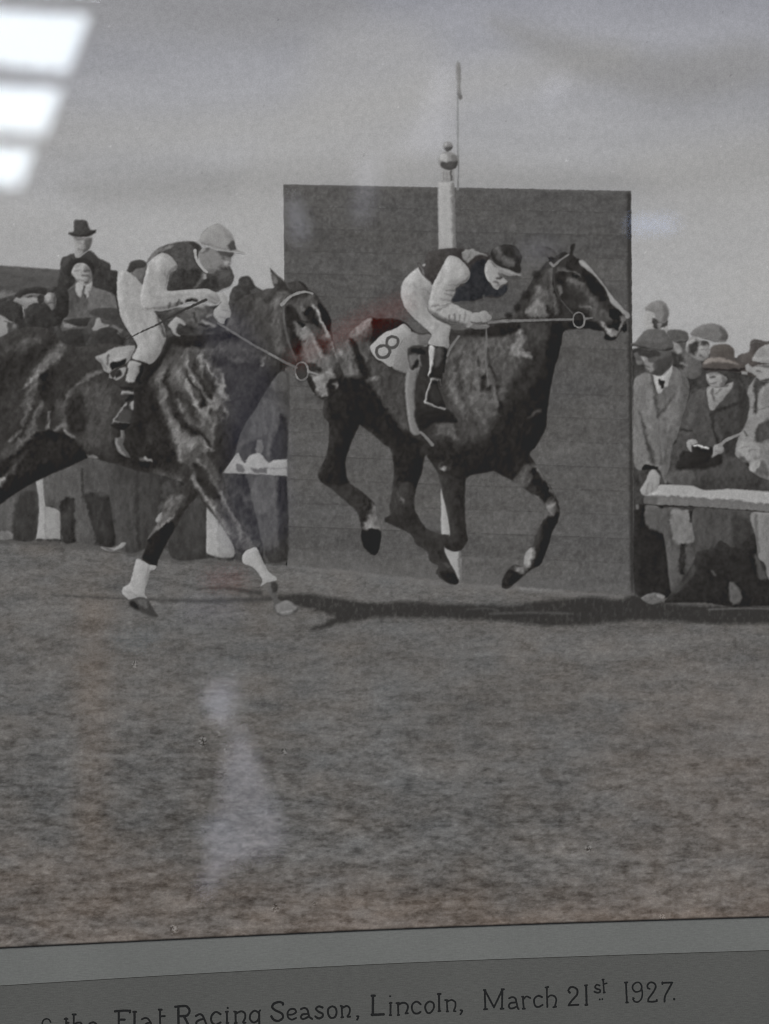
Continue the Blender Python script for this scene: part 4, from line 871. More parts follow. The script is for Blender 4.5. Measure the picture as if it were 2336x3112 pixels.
p.f('K 620,250 720,270 790,400 760,480 640,520 560,560 540,440', 166, .6, 24).s('K 560,400 480,560 440,720', 36, 138, .5, .9, .5).n(7, 22, 50, ang=35).n(4, 12); p.done()
p = Piece('hand', j1, 'K 880,885 950,870 1025,850 1070,888 1108,930 1080,970 1000,988 930,1005 868,985', 142, soft=2.2)
p.s('K 960,920 990,985', 7, 118, .6).s('K 1020,900 1060,960', 7, 122, .5).s('K 870,985 1000,995', 12, 70, .8).f('K 1030,860 1100,930 1060,960 1020,910', 134, .5, 8); p.done()
p = Piece('hand', j1, 'K 850,1015 930,1020 1050,1005 1085,1030 1060,1055 930,1062 880,1045', 118); p.s('K 870,1030 1060,1035', 8, 92, .6); p.done()
p = Piece('face', j1, 'K 1025,350 1070,270 1130,295 1185,360 1215,420 1240,465 1282,520 1235,550 1200,570 1172,608 1130,590 1100,540 1050,490 1028,420', 146, soft=2.2)
p.s('K 1040,360 1035,430 1075,510 1110,560', 18, 164, .7).f('K 1180,400 1230,430 1240,480 1200,470', 88, .7, 6).s('K 1170,480 1215,475', 18, 70, .85).s('K 1140,520 1175,530', 16, 80, .8).s('K 1160,560 1200,555', 9, 90, .7).f('K 1230,490 1280,515 1250,545', 158, .7, 5).f('K 1080,280 1130,300 1180,360 1140,350', 96, .6, 8); p.done()
p = Piece('cap', j1, 'K 1092,220 1105,165 1150,125 1220,100 1300,92 1380,118 1430,180 1448,260 1435,340 1442,400 1400,430 1330,395 1255,372 1190,340 1125,290', 50, soft=2.4)
p.f('K 1130,160 1180,112 1215,130 1230,200 1280,240 1350,250 1380,300 1350,350 1270,350 1220,290 1160,250', 80, .8, 14, .8).s('K 1170,140 1200,200', 22, 96, .5).s('K 1250,260 1340,310', 40, 98, .6, .8, .6).s('K 1100,200 1150,270', 18, 42, .7).f('K 1380,150 1430,200 1420,240 1380,220', 76, .5, 8).n(8, 7); cp = p.done()
p = Piece('cap_peak', j1, 'K 1165,345 1230,360 1300,380 1370,412 1448,436 1442,466 1380,462 1300,455 1210,425', 124); p.s('K 1215,432 1300,462 1430,470', 10, 58, .8).s('K 1200,370 1340,420', 12, 142, .6); p.done()
# reins and ring over the neck
p = Piece('rein', h1, 'C 590,792 700,782 900,776 1120,772', 104, stroke=(10, 7), soft=2.2); p.s('C 600,786 1120,768', 5, 118, .7).s('C 640,800 1000,790', 5, 72, .6).n(6, 10); p.done()
p = Piece('rein', h1, 'C 330,1000 350,950 400,880', 112, stroke=(6, 9)); p.s('C 360,960 420,880', 5, 84, .6); p.done()
p = Piece('bit_ring', h1, '@C 1155,727 1180,738 1192,770 1186,808 1160,824 1132,812 1120,780 1128,742', 118, stroke=(5, 5), soft=2); p.s('C 1120,800 1150,822', 8, 146, .9).s('C 1185,745 1192,790', 6, 138, .7); p.done()
p = Piece('bit', h1, 'C 1195,768 1240,763', 118, stroke=(6, 4)); p.done()
# ---------------------------------------------------------------- rear horse with the bandaged forelegs
body = ('A -210,1010 -210,1010 -100,930 0,888 80,845 160,822 240,818 290,826 350,862 400,915 500,940 640,925 750,930 900,960 1040,890 1100,868 1250,868 1400,850 B 215,720 260,650 310,620 380,602 440,578 482,572 '
        'B 472,530 458,448 458,448 500,490 540,525 585,580 570,548 625,530 672,545 705,585 745,612 775,655 822,722 845,780 843,830 852,890 868,960 888,1030 908,1090 925,1140 898,1180 880,1212 850,1250 800,1280 755,1265 732,1240 705,1190 680,1140 640,1160 600,1070 '
        'B 540,1085 480,1150 420,1240 370,1330 320,1400 270,1500 D 1480,375 1410,478 1400,500 1432,600 1482,700 1532,800 1572,880 1605,950 1640,970 1545,1000 1485,965 1440,890 1380,800 1290,690 1240,605 1250,630 '
        '1190,700 1130,800 1085,880 1040,960 1000,1040 985,1080 900,1040 912,985 935,905 985,820 1020,740 1060,640 1120,600 1180,560 1090,530 1000,502 880,482 780,452 680,425 600,402 560,398 470,440 300,512 220,552 100,622 0,692 -210,800 -210,800')
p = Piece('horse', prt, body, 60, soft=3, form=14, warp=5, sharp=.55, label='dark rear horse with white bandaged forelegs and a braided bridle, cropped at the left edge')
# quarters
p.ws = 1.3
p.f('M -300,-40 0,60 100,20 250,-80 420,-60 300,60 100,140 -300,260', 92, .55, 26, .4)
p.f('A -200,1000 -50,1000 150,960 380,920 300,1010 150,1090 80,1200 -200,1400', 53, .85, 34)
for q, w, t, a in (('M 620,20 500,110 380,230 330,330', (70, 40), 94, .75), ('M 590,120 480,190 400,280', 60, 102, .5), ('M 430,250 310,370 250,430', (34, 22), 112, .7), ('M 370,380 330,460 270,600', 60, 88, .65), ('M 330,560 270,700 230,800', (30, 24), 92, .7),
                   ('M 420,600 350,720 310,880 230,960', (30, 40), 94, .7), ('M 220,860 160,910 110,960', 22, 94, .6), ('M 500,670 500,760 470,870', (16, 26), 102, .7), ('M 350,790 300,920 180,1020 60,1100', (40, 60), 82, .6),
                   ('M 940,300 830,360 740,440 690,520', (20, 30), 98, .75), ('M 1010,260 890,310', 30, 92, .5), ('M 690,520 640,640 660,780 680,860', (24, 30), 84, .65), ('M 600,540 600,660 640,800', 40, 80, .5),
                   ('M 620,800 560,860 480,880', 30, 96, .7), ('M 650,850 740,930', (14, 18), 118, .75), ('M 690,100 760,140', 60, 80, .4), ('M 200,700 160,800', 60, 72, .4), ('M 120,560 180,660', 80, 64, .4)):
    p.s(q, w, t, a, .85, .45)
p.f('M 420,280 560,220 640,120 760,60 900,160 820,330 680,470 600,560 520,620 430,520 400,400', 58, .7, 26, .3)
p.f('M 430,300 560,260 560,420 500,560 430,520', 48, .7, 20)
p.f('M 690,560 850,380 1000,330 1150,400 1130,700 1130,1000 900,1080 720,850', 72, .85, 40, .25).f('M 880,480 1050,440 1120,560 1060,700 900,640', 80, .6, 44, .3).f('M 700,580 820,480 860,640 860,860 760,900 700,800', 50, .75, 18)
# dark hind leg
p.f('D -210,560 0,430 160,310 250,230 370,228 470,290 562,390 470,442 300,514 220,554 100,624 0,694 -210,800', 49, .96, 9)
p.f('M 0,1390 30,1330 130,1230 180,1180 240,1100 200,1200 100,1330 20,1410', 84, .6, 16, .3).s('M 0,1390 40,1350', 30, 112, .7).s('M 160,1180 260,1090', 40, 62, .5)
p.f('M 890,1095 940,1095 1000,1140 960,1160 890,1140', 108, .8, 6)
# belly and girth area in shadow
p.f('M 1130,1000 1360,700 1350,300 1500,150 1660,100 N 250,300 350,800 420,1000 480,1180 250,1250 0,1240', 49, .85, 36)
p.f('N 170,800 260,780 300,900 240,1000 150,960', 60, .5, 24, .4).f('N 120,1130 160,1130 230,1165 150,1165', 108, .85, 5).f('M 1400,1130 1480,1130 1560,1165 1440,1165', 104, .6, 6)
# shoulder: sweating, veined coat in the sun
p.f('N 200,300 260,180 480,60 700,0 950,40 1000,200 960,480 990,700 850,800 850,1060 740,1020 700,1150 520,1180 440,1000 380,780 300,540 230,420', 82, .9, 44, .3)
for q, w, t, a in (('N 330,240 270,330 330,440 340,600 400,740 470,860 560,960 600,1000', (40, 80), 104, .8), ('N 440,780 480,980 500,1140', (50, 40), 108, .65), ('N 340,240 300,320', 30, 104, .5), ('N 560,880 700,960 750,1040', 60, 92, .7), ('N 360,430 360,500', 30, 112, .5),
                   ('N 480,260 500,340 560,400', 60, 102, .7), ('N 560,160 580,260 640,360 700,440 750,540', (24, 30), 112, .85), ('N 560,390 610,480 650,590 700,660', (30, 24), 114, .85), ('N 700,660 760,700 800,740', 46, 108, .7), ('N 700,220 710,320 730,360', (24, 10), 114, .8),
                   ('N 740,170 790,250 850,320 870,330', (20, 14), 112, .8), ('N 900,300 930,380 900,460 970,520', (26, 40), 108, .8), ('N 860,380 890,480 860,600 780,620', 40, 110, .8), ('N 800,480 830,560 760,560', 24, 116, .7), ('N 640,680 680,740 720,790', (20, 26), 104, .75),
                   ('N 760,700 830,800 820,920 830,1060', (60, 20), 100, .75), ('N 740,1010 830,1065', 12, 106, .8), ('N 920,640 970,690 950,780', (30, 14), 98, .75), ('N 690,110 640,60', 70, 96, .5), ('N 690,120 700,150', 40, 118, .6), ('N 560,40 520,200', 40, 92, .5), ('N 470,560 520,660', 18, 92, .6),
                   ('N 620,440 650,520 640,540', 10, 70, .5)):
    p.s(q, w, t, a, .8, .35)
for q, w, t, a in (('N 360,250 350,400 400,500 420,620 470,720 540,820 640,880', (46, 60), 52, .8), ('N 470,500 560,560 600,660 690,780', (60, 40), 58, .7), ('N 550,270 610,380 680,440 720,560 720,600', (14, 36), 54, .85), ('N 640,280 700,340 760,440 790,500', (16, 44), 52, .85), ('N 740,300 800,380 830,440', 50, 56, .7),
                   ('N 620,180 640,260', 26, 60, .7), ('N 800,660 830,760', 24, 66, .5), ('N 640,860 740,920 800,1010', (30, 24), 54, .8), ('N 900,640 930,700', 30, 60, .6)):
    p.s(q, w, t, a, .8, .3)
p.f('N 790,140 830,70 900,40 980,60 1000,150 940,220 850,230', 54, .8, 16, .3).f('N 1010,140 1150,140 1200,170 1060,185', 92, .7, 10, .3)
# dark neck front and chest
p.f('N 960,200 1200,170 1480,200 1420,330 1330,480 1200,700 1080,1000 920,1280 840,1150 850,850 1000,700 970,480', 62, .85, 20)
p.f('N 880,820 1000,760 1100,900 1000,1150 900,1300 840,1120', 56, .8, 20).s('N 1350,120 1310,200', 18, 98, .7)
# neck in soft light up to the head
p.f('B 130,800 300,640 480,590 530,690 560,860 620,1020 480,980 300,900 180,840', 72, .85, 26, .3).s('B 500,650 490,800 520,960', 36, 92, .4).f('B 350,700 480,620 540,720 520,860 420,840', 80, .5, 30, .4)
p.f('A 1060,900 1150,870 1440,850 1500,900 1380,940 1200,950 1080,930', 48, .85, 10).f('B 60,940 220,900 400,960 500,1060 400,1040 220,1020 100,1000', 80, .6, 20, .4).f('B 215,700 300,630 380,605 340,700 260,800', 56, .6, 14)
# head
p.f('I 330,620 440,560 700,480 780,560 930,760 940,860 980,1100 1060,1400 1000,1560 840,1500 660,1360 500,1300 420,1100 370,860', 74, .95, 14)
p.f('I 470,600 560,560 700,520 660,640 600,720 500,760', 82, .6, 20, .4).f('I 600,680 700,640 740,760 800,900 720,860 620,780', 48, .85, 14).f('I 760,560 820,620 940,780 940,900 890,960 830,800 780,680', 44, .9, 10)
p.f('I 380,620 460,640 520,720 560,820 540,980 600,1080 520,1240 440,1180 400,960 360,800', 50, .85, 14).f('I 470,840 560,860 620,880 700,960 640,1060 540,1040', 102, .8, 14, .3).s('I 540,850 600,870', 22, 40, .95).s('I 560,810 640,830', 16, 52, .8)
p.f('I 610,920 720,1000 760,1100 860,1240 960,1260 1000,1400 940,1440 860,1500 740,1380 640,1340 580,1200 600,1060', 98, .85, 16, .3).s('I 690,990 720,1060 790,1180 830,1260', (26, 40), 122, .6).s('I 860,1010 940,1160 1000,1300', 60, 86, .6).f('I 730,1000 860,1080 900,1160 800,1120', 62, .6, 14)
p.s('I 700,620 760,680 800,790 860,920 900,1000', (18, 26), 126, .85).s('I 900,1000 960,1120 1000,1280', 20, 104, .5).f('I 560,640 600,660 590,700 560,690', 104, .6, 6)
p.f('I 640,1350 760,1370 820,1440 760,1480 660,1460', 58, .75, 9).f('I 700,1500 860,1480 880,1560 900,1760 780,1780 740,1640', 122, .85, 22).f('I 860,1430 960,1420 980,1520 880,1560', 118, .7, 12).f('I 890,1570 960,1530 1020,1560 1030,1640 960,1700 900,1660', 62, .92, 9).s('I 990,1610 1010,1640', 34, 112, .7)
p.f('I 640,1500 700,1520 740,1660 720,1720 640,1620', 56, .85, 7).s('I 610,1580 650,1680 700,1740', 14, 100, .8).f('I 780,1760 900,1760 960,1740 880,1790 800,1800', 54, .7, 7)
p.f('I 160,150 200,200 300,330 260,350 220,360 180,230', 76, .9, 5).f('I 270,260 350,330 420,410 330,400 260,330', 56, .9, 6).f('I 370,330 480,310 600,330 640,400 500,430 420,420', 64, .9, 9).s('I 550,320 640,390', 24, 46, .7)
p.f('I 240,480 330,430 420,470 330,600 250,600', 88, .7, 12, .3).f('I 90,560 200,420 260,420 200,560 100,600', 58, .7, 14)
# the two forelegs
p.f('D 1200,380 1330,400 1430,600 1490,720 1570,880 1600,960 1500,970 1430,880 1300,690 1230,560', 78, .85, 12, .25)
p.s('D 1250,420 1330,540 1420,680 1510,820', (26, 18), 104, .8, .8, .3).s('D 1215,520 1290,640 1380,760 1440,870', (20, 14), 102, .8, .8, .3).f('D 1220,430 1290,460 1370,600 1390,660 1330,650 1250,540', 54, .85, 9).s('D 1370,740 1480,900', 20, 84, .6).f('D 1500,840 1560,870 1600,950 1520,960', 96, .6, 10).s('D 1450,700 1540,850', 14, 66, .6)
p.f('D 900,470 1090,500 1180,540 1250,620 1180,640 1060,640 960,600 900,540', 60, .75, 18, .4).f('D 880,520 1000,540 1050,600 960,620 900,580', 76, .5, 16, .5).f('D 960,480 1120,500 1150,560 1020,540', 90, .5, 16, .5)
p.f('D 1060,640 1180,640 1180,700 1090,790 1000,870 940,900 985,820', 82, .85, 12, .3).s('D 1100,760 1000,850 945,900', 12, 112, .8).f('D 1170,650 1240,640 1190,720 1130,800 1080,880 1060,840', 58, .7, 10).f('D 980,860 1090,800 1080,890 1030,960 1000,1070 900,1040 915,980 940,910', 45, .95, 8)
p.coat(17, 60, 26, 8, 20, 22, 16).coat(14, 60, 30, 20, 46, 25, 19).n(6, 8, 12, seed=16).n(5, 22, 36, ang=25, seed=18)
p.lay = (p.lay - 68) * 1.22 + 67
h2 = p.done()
p = Piece('sock', h2, 'D 980,795 1000,760 1022,742 1020,775 1000,805', 140); p.done()
p = Piece('leg_bandage', h2, 'D 862,1035 905,1048 940,1070 985,1078 975,1100 948,1108 932,1180 915,1250 930,1285 880,1275 820,1290 775,1250 780,1215 815,1190 840,1120', 152, soft=2.4, label='white bandage on the lifted far foreleg')
p.s('D 850,1130 835,1200', 14, 142, .5).s('D 940,1085 920,1220', 12, 134, .5).s('D 790,1240 860,1262 920,1275', 8, 138, .6).n(4, 9); p.done()
p = Piece('leg_bandage', h2, 'E -130,1010 -110,985 -60,960 -40,965 0,1050 40,1120 85,1155 70,1175 30,1180 -15,1205 -5,1165 -60,1090 -125,1060', 154, soft=2.4, label='white bandage on the leading near foreleg')
p.s('E -40,990 20,1110', 12, 140, .5).n(4, 9); p.done()
p = Piece('hoof', h2, 'D 815,1300 850,1282 905,1275 940,1300 980,1370 1000,1395 960,1395 900,1370 860,1355 820,1335', 66); p.f('D 815,1310 850,1300 880,1350 830,1340', 42, .8, 6).f('D 870,1285 930,1300 930,1350 890,1330', 92, .6, 8, .4); p.done()
p = Piece('hoof', h2, 'E 45,1185 75,1175 95,1210 85,1260 110,1300 150,1290 200,1320 225,1350 170,1385 110,1395 70,1360 60,1290 30,1230', 84); p.f('E 75,1330 150,1295 220,1345 130,1392', 112, .9, 8, .3).f('E 50,1190 90,1180 90,1240 60,1240', 62, .8, 6).s('E 120,1370 180,1360', 12, 132, .6); p.done()
p = Piece('browband', h2, 'I 320,612 400,530 480,480 580,452 650,455 705,475', 138, stroke=(11, 5), soft=2.2); p.n(5, 6); p.done()
p = Piece('cheek_strap', h2, 'I 335,640 345,800 380,1000 440,1180 500,1320', 84, stroke=(7, 4)); p.s('I 330,700 350,860', 8, 100, .6); p.done()
p = Piece('saddle_cloth', h2, 'A 605,1008 660,985 720,950 800,938 855,940 835,1000 815,1035 770,1060 700,1100 690,1140 720,1140 760,1080 800,1075 780,1130 730,1155 690,1110 660,1095 640,1050', 138)
p.f('A 700,1050 800,1020 790,1060 710,1090', 52, .9, 6).f('A 720,1000 800,950 830,960 800,1010 730,1040', 150, .7, 8).s('A 690,990 680,1060', 10, 90, .7).f('A 730,1100 770,1095 760,1130 735,1140', 58, .8, 5).s('A 630,1020 670,1080', 10, 108, .5); p.done()
p = Piece('saddle', h2, 'A 870,960 1000,1010 1060,900 1110,880 1000,1080 930,1160 880,1240 860,1180 900,1080', 44, soft=4); p.n(4, 9); p.done()

# ---------------------------------------------------------------- rear jockey
p = Piece('person', prt, 'A 748,470 740,560 748,680 775,780 830,870 868,940 836,1015 900,1035 952,1052 1000,1005 1030,940 1048,880 1030,800 985,735 960,650 920,560 905,560 850,500 795,468', 152, soft=2.6, form=17,
          label='rear jockey in a pale cap, dark waistcoat and white sleeves, whip in hand')
p.s('A 905,705 980,720 1010,800 1045,870', (10, 26), 100, .75).s('A 915,560 900,640 905,700', 10, 146, .5).s('A 760,700 830,850', 12, 146, .4).s('A 790,500 800,640 830,780', 26, 142, .5, .9, .5).s('A 880,720 920,850 930,1000', 26, 143, .5, .9, .5).n(7, 24, 60, ang=-20).n(4, 12); j2 = p.done()
p = Piece('boot', j2, 'A 820,1030 886,1042 905,1090 880,1150 900,1180 850,1210 850,1300 836,1425 770,1475 705,1445 700,1420 745,1340 790,1290 760,1260 770,1225 760,1190 790,1160 800,1090', 60)
p.f('A 815,1035 888,1045 875,1110 850,1165 800,1160 805,1090', 132, .92, 7).s('A 875,1060 850,1150', 12, 112, .6).s('A 760,1200 830,1205', 12, 46, .8).s('A 765,1235 845,1232', 14, 126, .8).s('A 840,1250 770,1310', 16, 44, .8).f('A 815,1310 845,1280 838,1340', 130, .85, 4).s('A 800,1300 740,1370 715,1420', 9, 120, .8)
p.s('A 720,1418 820,1425', 8, 108, .7).f('A 760,1350 830,1340 820,1410 750,1410', 74, .7, 10).f('A 705,1430 830,1430 770,1475 720,1460', 46, .9, 7).f('A 890,1060 940,1090 900,1180 870,1160', 40, .8, 9); p.done()
p = Piece('stirrup', h2, 'A 725,1520 760,1510 765,1470 785,1470 790,1510 780,1560 800,1600 825,1640 790,1635 745,1600', 92); p.s('A 740,1530 750,1590 790,1630', 14, 122, .7).s('A 770,1470 775,1510', 8, 112, .7); p.done()
p = Piece('neck', j2, 'J 940,760 1060,740 1210,690 1272,770 1290,860 1200,980 1000,900', 70); p.done()
p = Piece('waistcoat', j2, 'J 195,665 290,520 420,450 560,410 720,394 840,418 895,490 860,540 840,650 900,740 970,790 1060,800 1200,735 1262,780 1285,850 1250,950 1200,975 1060,1035 950,1002 800,1002 640,1012 455,1022 460,900 470,800 480,640 380,560 280,600', 72)
p.f('J 470,1020 470,900 560,780 700,740 840,760 960,830 1060,820 1080,1000 800,1000', 58, .85, 22).f('J 500,560 700,500 820,560 860,700 700,720 580,700', 78, .6, 24, .4).s('J 910,800 880,900 800,980', (40, 30), 92, .7).s('J 915,820 925,860', 26, 130, .8).f('J 1150,780 1260,800 1270,900 1180,940 1100,860', 78, .6, 14, .3).f('J 200,660 300,520 430,450 520,440 400,520 290,600', 104, .7, 10).f('J 720,400 840,420 860,480 760,470', 56, .7, 10).n(9, 7); p.done()
p = Piece('sleeve', j2, 'J 290,600 380,540 455,560 530,620 578,700 560,750 490,800 462,900 450,1012 640,1010 800,1000 950,992 1040,1030 1100,1080 1122,1150 1062,1192 950,1150 850,1172 720,1160 600,1205 480,1255 300,1272 160,1245 110,1100 140,960 180,800 220,680', 152, soft=2.4, form=16)
p.s('J 560,720 470,810 450,900 430,1000', (30, 18), 126, .7).s('J 180,1240 340,1240 480,1220 620,1170', (20, 34), 112, .6).s('J 590,1140 570,1210', 14, 90, .6).s('J 490,1170 470,1240', 14, 96, .6).s('J 700,1150 760,1130 810,1150', 30, 74, .85).f('J 690,1180 800,1150 830,1170 740,1200', 146, .7, 6).s('J 640,1170 660,1220', 16, 84, .6)
p.s('J 450,1014 640,1012 900,1000', 8, 138, .5).s('J 420,800 460,860', 14, 132, .5).f('J 300,620 420,580 500,680 440,760 320,760', 162, .5, 24).s('J 260,700 240,900 280,1080', 50, 138, .5, .9, .5).s('J 330,1100 500,1080 700,1060', 30, 140, .5, .9, .5).n(7, 24, 50).n(4, 12); p.done()
p = Piece('hand', j2, 'J 1095,1065 1165,1040 1210,1120 1232,1220 1255,1300 1240,1350 1190,1372 1170,1432 1120,1432 1060,1380 1020,1330 1040,1255 1095,1200 1122,1150', 146, soft=2.4)
p.s('J 1150,1260 1250,1280', 8, 118, .7).s('J 1120,1350 1180,1360', 8, 118, .6).s('J 1100,1190 1160,1220', 8, 124, .5).s('J 1060,1200 1110,1150', 26, 60, .7).n(3, 9); p.done()
p = Piece('hand', j2, 'J 930,1080 1010,1060 1090,1080 1120,1140 1080,1180 1000,1160 940,1140', 134); p.s('J 1020,1170 1090,1190', 16, 60, .7).s('J 980,1090 1060,1130', 8, 116, .5); p.done()
p = Piece('shirt_tail', j2, 'J 460,1450 520,1380 560,1345 640,1370 690,1420 670,1460 610,1430 580,1480 560,1540 610,1585 540,1560 500,1500', 148); p.s('J 600,1440 570,1500', 14, 100, .6); p.done()
p = Piece('mane_tuft', h2, 'J 440,1330 560,1240 780,1210 900,1190 1020,1240 1040,1330 1080,1400 1060,1480 900,1500 700,1440 640,1380 560,1330 470,1390', 84, soft=5)
p.n(16, 18, seed=3).s('J 790,1210 900,1220', 34, 126, .6).s('J 780,1300 820,1400', 24, 60, .6).s('J 900,1400 1050,1470', 26, 130, .6, .8, .4).s('J 940,1340 1020,1320', 18, 118, .6).s('J 460,1330 620,1290', 50, 68, .6).s('J 860,1440 960,1460', 22, 56, .6); p.done()
p = Piece('face', j2, 'J 875,500 960,470 1080,505 1292,538 1262,600 1255,650 1245,690 1205,722 1220,745 1120,785 1050,802 960,790 900,720 860,640 845,545', 118, soft=2.8)
p.f('J 1075,500 1295,535 1270,600 1215,590 1130,570', 76, .9, 12).f('J 1130,570 1200,600 1180,640 1140,620', 84, .7, 10)
p.f('J 1165,655 1210,638 1245,668 1232,700 1185,702', 148, .9, 7).f('J 1120,690 1190,705 1225,740 1130,760 1090,730', 88, .8, 10).s('J 1140,728 1212,738', 16, 70, .7).s('J 905,530 965,485', 26, 84, .7).s('J 895,500 880,470', 34, 132, .6)
p.f('J 930,560 1050,540 1100,640 1010,740 930,690', 124, .7, 26).f('J 960,760 1060,745 1040,805 970,795', 104, .6, 12).f('J 1040,785 1200,745 1240,790 1100,830', 70, .7, 10).s('J 960,600 1010,720', 16, 106, .5); p.done()
p = Piece('collar', j2, 'J 805,510 815,600 850,680 900,740 955,785', 160, stroke=(9, 6), soft=2); p.done()
p = Piece('cap', j2, 'J 852,385 880,300 955,225 1060,175 1110,172 1185,222 1262,300 1300,390 1325,490 1425,542 1300,527 1180,517 1060,492 960,452 880,435', 140, soft=2.4)
p.f('J 1150,230 1260,310 1310,430 1320,500 1230,490 1200,360', 122, .6, 16).f('J 1250,400 1310,400 1325,495 1230,490', 76, .8, 9).s('J 890,430 1060,460 1200,490', 16, 126, .6).s('J 900,425 1000,440', 8, 114, .5).s('J 1060,495 1200,520 1300,528', 8, 156, .8).s('J 870,310 960,225 1070,178', 6, 112, .6).n(4, 12); p.done()
p = Piece('whip', j2, 'J 940,1130 800,1195 620,1280 420,1390 340,1440 160,1520 0,1600 -90,1650', 60, stroke=(9, 3), soft=2); p.s('J 760,1215 480,1360', 11, 54, .9); p.done()
p = Piece('rein', h2, 'B 130,795 220,850 340,925 460,990 560,1045 625,1075', 100, stroke=(7, 8), soft=2.4); p.s('B 460,985 510,1020', 18, 118, .8).s('B 150,800 440,970', 4, 112, .5).n(5, 8); p.done()
p = Piece('bit_ring', h2, '@B 655,1040 685,1055 698,1095 690,1135 660,1155 630,1140 617,1100 625,1060', 102, stroke=(5, 5), soft=2); p.s('B 665,1040 695,1070 698,1100', 7, 132, .8).s('B 622,1120 650,1155', 10, 140, .9); p.done()
p = Piece('bit', h2, 'B 700,1100 760,1118', 130, stroke=(8, 5)); p.done()
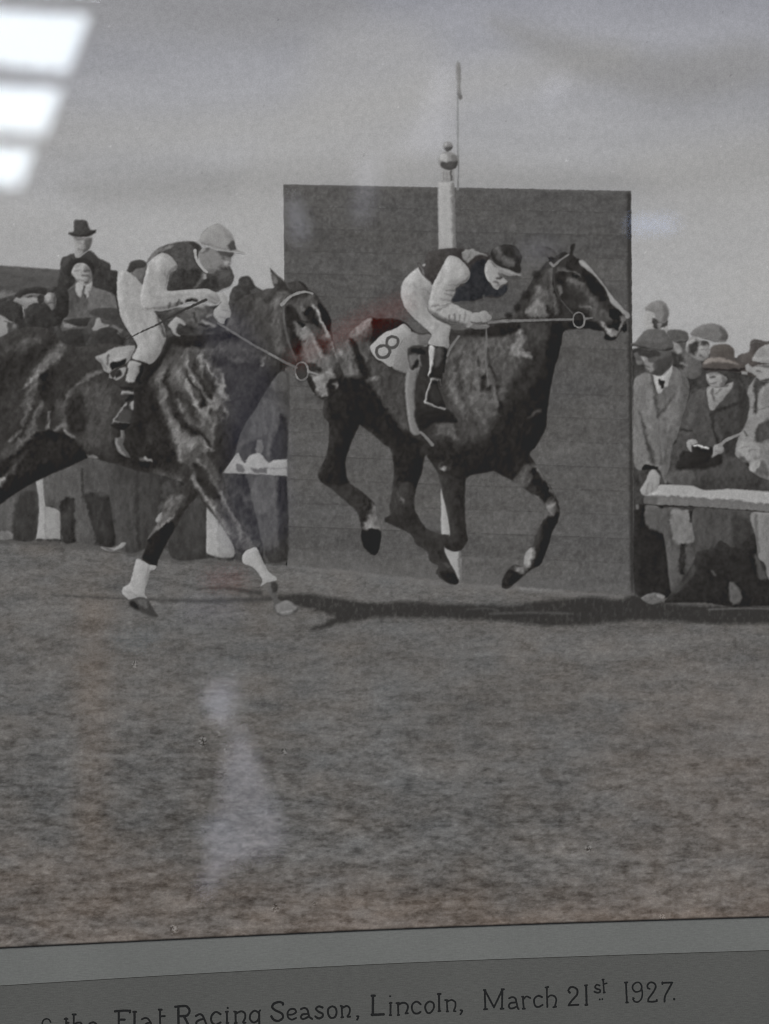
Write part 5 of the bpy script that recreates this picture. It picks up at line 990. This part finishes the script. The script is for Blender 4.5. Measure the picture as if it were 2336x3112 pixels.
# ---------------------------------------------------------------- hand-lettered caption, one piece of ink per letter
LET = [
 ('f', 'V', ['V 95,430 95,390 110,360 140,350 165,360 180,385'], 13), 
 ('t', 'V', ['V 335,345 340,440', 'V 320,352 348,352', 'V 335,392 360,390'], 17),
 ('h', 'V', ['V 412,310 412,440', 'V 400,306 432,306', 'V 412,410 440,392 480,390 500,420'], 16),
 ('e', 'V', ['V 550,440 570,400 610,385 640,405 648,430'], 16),
 ('F', 'V', ['V 866,275 866,440', 'V 828,275 905,268 980,268', 'V 978,268 978,285', 'V 866,358 925,358'], 19),
 ('l', 'V', ['V 1025,285 1025,440', 'V 1015,280 1038,280'], 19),
 ('a', 'V', ['V 1100,355 1130,342 1160,350 1185,385 1205,440', 'V 1190,392 1150,395 1120,430'], 16),
 ('t', 'V', ['V 1282,260 1284,440', 'V 1270,258 1298,258', 'V 1284,325 1330,322'], 17),
 ('R', 'W', ['W 60,215 62,400', 'W 35,218 120,212 150,235 152,265 130,292 62,298', 'W 105,295 130,340 155,400'], 17),
 ('a', 'W', ['W 208,295 240,280 265,295 300,375', 'W 278,320 235,330 212,350 215,375'], 15),
 ('c', 'W', ['W 415,280 375,262 340,295 338,340 370,370 415,350'], 15),
 ('i', 'W', ['W 468,262 470,352', 'W 460,260 476,258', 'W 466,355 480,354', 'W 474,226 475,228'], 14),
 ('n', 'W', ['W 540,262 543,352', 'W 530,258 545,262', 'W 545,275 590,256 620,275 622,310 605,350 625,352', 'W 535,356 552,355'], 14),
 ('g', 'W', ['@W 735,270 700,252 668,280 662,320 690,350 725,335 738,305', 'W 748,248 740,262 742,400'], 14),
 ('S', 'W', ['W 940,188 905,178 860,195 850,225 880,250 930,275 938,310 900,338 860,325 842,298', 'W 935,185 940,200'], 16),
 ('e', 'W', ['W 978,285 1020,282 1050,262 1035,238 1000,240 978,270 985,310 1015,326 1050,312'], 13),
 ('a', 'W', ['W 1090,238 1120,228 1145,245 1160,300 1185,320', 'W 1150,278 1105,282 1090,305 1110,322 1155,300'], 14),
 ('s', 'W', ['W 1272,225 1240,215 1218,235 1235,258 1270,275 1272,300 1240,316 1212,300'], 15),
 ('o', 'W', ['@W 1352,215 1322,235 1318,275 1340,310 1375,305 1390,265 1380,228'], 14),
 ('n', 'W', ['W 1432,212 1438,305', 'W 1425,210 1440,215', 'W 1440,228 1475,212 1500,232 1498,270 1482,300 1505,302', 'W 1430,308 1446,306'], 13),
 ('comma', 'W', ['W 1566,298 1572,300 1570,315 1562,326'], 13),
 ('L', 'X', ['X 220,270 218,515', 'X 205,270 240,270', 'X 205,512 280,508 355,505'], 26),
 ('i', 'X', ['X 442,360 440,515', 'X 430,365 455,362', 'X 432,516 450,516', 'X 436,277 437,279'], 20),
 ('n', 'X', ['X 535,365 540,510', 'X 515,365 545,362', 'X 540,385 600,358 650,380 660,420 640,480 630,492', 'X 630,495 660,492', 'X 532,515 550,512'], 20),
 ('c', 'X', ['X 820,378 775,345 725,370 710,425 735,485 780,495 820,475'], 20),
 ('o', 'X', ['@X 935,345 890,375 878,425 905,485 950,480 988,420 980,365'], 20),
 ('l', 'X', ['X 1052,250 1056,465', 'X 1038,250 1070,248', 'X 1046,466 1068,464'], 22),
 ('n', 'X', ['X 1150,325 1158,465', 'X 1130,326 1160,328', 'X 1158,345 1210,325 1255,350 1260,400 1240,455', 'X 1238,464 1262,466', 'X 1150,470 1168,468'], 18),
 ('comma', 'X', ['X 1325,455 1345,458 1335,485 1322,502'], 20),
 ('comma', 'X', ['X 18,530 38,530 30,555 20,572'], 18),
 ('M', 'Y', ['Y 122,182 130,400', 'Y 112,180 130,182', 'Y 128,190 228,380', 'Y 228,380 325,175', 'Y 325,180 320,395', 'Y 318,172 342,172', 'Y 115,402 150,400', 'Y 305,396 338,394'], 18),
 ('a', 'Y', ['Y 402,275 440,262 475,280 490,340 505,395 512,400', 'Y 485,322 420,330 398,360 415,390 450,388 490,370'], 17),
 ('r', 'Y', ['Y 558,258 570,395', 'Y 550,256 565,258', 'Y 566,285 600,255 645,272', 'Y 558,396 582,394'], 17),
 ('c', 'Y', ['Y 775,258 735,248 695,275 688,320 705,365 740,375 785,352', 'Y 740,245 778,262'], 18),
 ('h', 'Y', ['Y 833,150 840,375', 'Y 820,152 850,146', 'Y 842,265 880,242 925,255 942,300 925,370', 'Y 908,378 940,372'], 17),
 ('2', 'Y', ['Y 1090,200 1080,185 1105,150 1145,150 1182,180 1180,235 1130,290 1090,345 1090,355', 'Y 1085,356 1195,350', 'Y 1090,205 1098,212'], 19),
 ('1', 'Y', ['Y 1284,130 1290,350', 'Y 1274,130 1294,126', 'Y 1276,352 1298,350'], 20),
 ('s', 'Y', ['Y 1440,130 1405,120 1388,145 1400,165 1440,178 1445,200 1415,212 1380,200'], 17),
 ('t', 'Y', ['Y 1478,60 1490,210', 'Y 1470,60 1488,58', 'Y 1486,112 1520,104', 'Y 1484,212 1500,208'], 15),
 ('dot', 'Y', ['Y 1440,287 1441,288'], 17), ('dot', 'Y', ['Y 1470,285 1471,286'], 17),
 ('1', 'U', ['U 652,210 665,485', 'U 638,210 670,205', 'U 655,488 680,486'], 22),
 ('9', 'U', ['@U 800,208 755,240 745,290 780,335 830,335 868,305 870,250 840,212', 'U 868,290 882,350 870,430 830,475 780,478 750,440', 'U 752,425 765,432'], 19),
 ('2', 'U', ['U 962,290 952,260 970,220 1010,205 1055,225 1068,275 1030,350 970,430 962,470', 'U 962,472 1020,478 1085,468', 'U 1082,468 1084,450', 'U 962,290 985,298'], 21),
 ('7', 'U', ['U 1160,215 1230,210 1300,210', 'U 1298,212 1240,320 1200,400 1192,475', 'U 1162,205 1162,228'], 22),
 ('period', 'U', ['U 1326,440 1327,442'], 26),
]
for ch, cr, q, w in LET:
    strip('letter' if ch.isalpha() and len(ch) == 1 else ('numeral' if ch.isdigit() else 'punctuation_mark'), q, w * 1.26 / CROPS[cr][2], 0.00006, M_INK, board, 1.0)
# ---------------------------------------------------------------- glass over the picture
gl = slab('glass_pane', pts('S -1100,-1100 3440,-1100 3440,4200 -1100,4200'), 0.0042, 0.0062, M_GLASS)
tag(gl, 'clear picture glass over the whole photograph, catching bright reflections', 'glass')

# ---------------------------------------------------------------- the room in front of the picture, seen only as reflections in the glass
def mirror(px, py, D):
    """where in the room (D metres in front of the glass) the thing stands that is mirrored at this point of the picture"""
    x, _, z = to_world(px, py); k = (DIST + D) / DIST
    return float(x) * k, -D, float(z) * k
def ceiling_pt(px, py, h):
    x, _, z = to_world(px, py); t = h / float(z)
    return float(x) * t, -(DIST * t - DIST), h
M_TUBE = emit_material('lit_diffuser', (0.86, 0.94, 1.0), 14.0)
def ceiling_light(px4, h, label):
    P = [ceiling_pt(a, b, h) for a, b in px4]
    V = P + [(x, y, z + 0.004) for x, y, z in P]
    F = [(0, 1, 2, 3), (7, 6, 5, 4), (0, 4, 5, 1), (1, 5, 6, 2), (2, 6, 7, 3), (3, 7, 4, 0)]
    me = bpy.data.meshes.new('ceiling_light'); me.from_pydata(V, [], F); me.update()
    o = link('ceiling_light', me, M_TUBE); tag(o, label, 'light', group='lit ceiling panels'); return o
s = 1.66
for q, lab in (([(-500, -90), (520, -70), (500, -22), (-500, -36)], 'lit white ceiling panel mirrored at the very top edge of the glass'),
               ([(-560, 34), (456, 98), (346, 372), (-560, 286)], 'largest lit white ceiling panel mirrored in the upper corner of the glass'),
               ([(-560, 414), (314, 464), (232, 684), (-560, 644)], 'lit white ceiling panel mirrored just below the largest one'),
               ([(-560, 734), (176, 762), (106, 946), (-560, 912)], 'lowest and smallest of the lit white ceiling panels mirrored in the glass')):
    ceiling_light([(a / s, b / s) for a, b in q], 1.25, lab)

def lit_shape(name, outline, D, col, strength, label, cat, spl=True):
    """an added glowing shape of unknown source, built where its mirror image falls"""
    P = spline(pts(outline), True, 14.0) if spl else pts(outline); n = len(P)
    V = [mirror(x, y, D) for x, y in P] + [mirror(x, y, D + 0.03) for x, y in P]
    F = [tuple(range(n)), tuple(reversed(range(n, 2 * n)))] + [(i, (i + 1) % n, n + (i + 1) % n, n + i) for i in range(n)]
    me = bpy.data.meshes.new(name); me.from_pydata(V, [], F); me.update()
    m, nt, N, L = new_mat(name)
    out = N.new('ShaderNodeOutputMaterial'); e = N.new('ShaderNodeEmission'); e.inputs[0].default_value = (*col, 1)
    tc = N.new('ShaderNodeTexCoord'); nz = N.new('ShaderNodeTexNoise'); nz.inputs['Scale'].default_value = 5.0; nz.inputs['Detail'].default_value = 3
    mr = N.new('ShaderNodeMapRange'); mr.inputs[1].default_value = .3; mr.inputs[2].default_value = .7; mr.inputs[3].default_value = strength * .75; mr.inputs[4].default_value = strength * 1.2
    L.new(tc.outputs['Object'], nz.inputs['Vector']); L.new(nz.outputs[0], mr.inputs[0]); L.new(mr.outputs[0], e.inputs[1]); L.new(e.outputs[0], out.inputs[0])
    o = link(name, me, m); tag(o, label, cat); return o
LAV = (0.86, 0.87, 1.0)  # glowing shapes below are added to put smudges and streaks in the glass
lit_shape('pale_glow', 'S 630,2085 665,2062 705,2070 722,2105 700,2150 712,2190 660,2200 640,2160 618,2135', 3.0, LAV, 2.6, 'small added glow mirrored as a round pale smudge on the grass', 'glow')
lit_shape('pale_glow', 'O 520,290 545,330 565,390 590,450 612,510 600,560 520,580 470,620 440,660 430,640 450,570 440,510 475,460 480,390 500,320', 3.0, LAV, 1.9, 'tall added glow mirrored as a pale spire on the grass', 'doorway')
lit_shape('pale_glow', 'S 870,600 900,610 935,690 920,740 890,730 880,660', 3.0, LAV, 1.9, 'added glow mirrored as a pale smudge on the hoarding behind the rear jockey', 'glow')
lit_shape('pale_glow', 'S 1080,490 1150,470 1150,540 1110,680 1075,670 1085,560', 3.0, LAV, 1.3, 'added glow mirrored across the top edge of the hoarding', 'glow')
lit_shape('pale_glow', 'S 1150,500 1240,420 1290,300 1340,200 1370,260 1360,400 1330,470 1230,470', 3.0, LAV, 1.3, 'broad pale added glow mirrored in the sky beside the winning post', 'glow')
lit_shape('pale_glow', 'S 1640,290 1690,230 1730,240 1700,300 1660,330', 3.0, LAV, 1.3, 'small pale added glow mirrored in the sky right of the flagpole', 'glow')
lit_shape('blue_glow', 'S 1915,672 2040,668 2060,690 1990,704 1915,702', 3.0, (.45, .6, 1.0), 3.2, 'added blue glow mirrored beside the corner of the hoarding', 'sign')
lit_shape('pale_glow', 'S 1580,745 1640,730 1690,745 1670,785 1600,790', 3.0, LAV, .8, 'faint added glow mirrored just behind the ears of the leading horse', 'glow')
lit_shape('pale_glow', 'S 640,960 740,960 820,1120 870,1300 880,1600 760,1680 660,1640 690,1400 680,1200 620,1060', 3.2, (.72, .76, 1.0), .5, 'dim tall added glow mirrored as a veil over the chest of the rear horse', 'glow')
lit_shape('red_glow', 'S 885,1075 1000,1010 1120,945 1245,900 1250,945 1120,1010 1000,1060 890,1115', 3.0, (1.0, .16, .13), .65, 'long added red glow mirrored as a slanting streak between the two horses', 'sign')
lit_shape('red_glow', 'S 620,1745 740,1735 745,1775 630,1785', 3.0, (1.0, .2, .18), .55, 'short added red glow mirrored on the turf between the forelegs', 'sign')
lit_shape('pale_glow', 'S 560,1830 720,1825 735,1870 570,1880', 3.0, (.8, .84, 1.0), 1.0, 'low added glow mirrored as a pale bar on the turf below the bandaged legs', 'glow')
lit_shape('blue_glow', 'S 350,1925 460,1930 470,1960 360,1965', 3.0, (.4, .75, 1.0), .55, 'small added teal glow mirrored faintly on the turf at the left', 'sign')
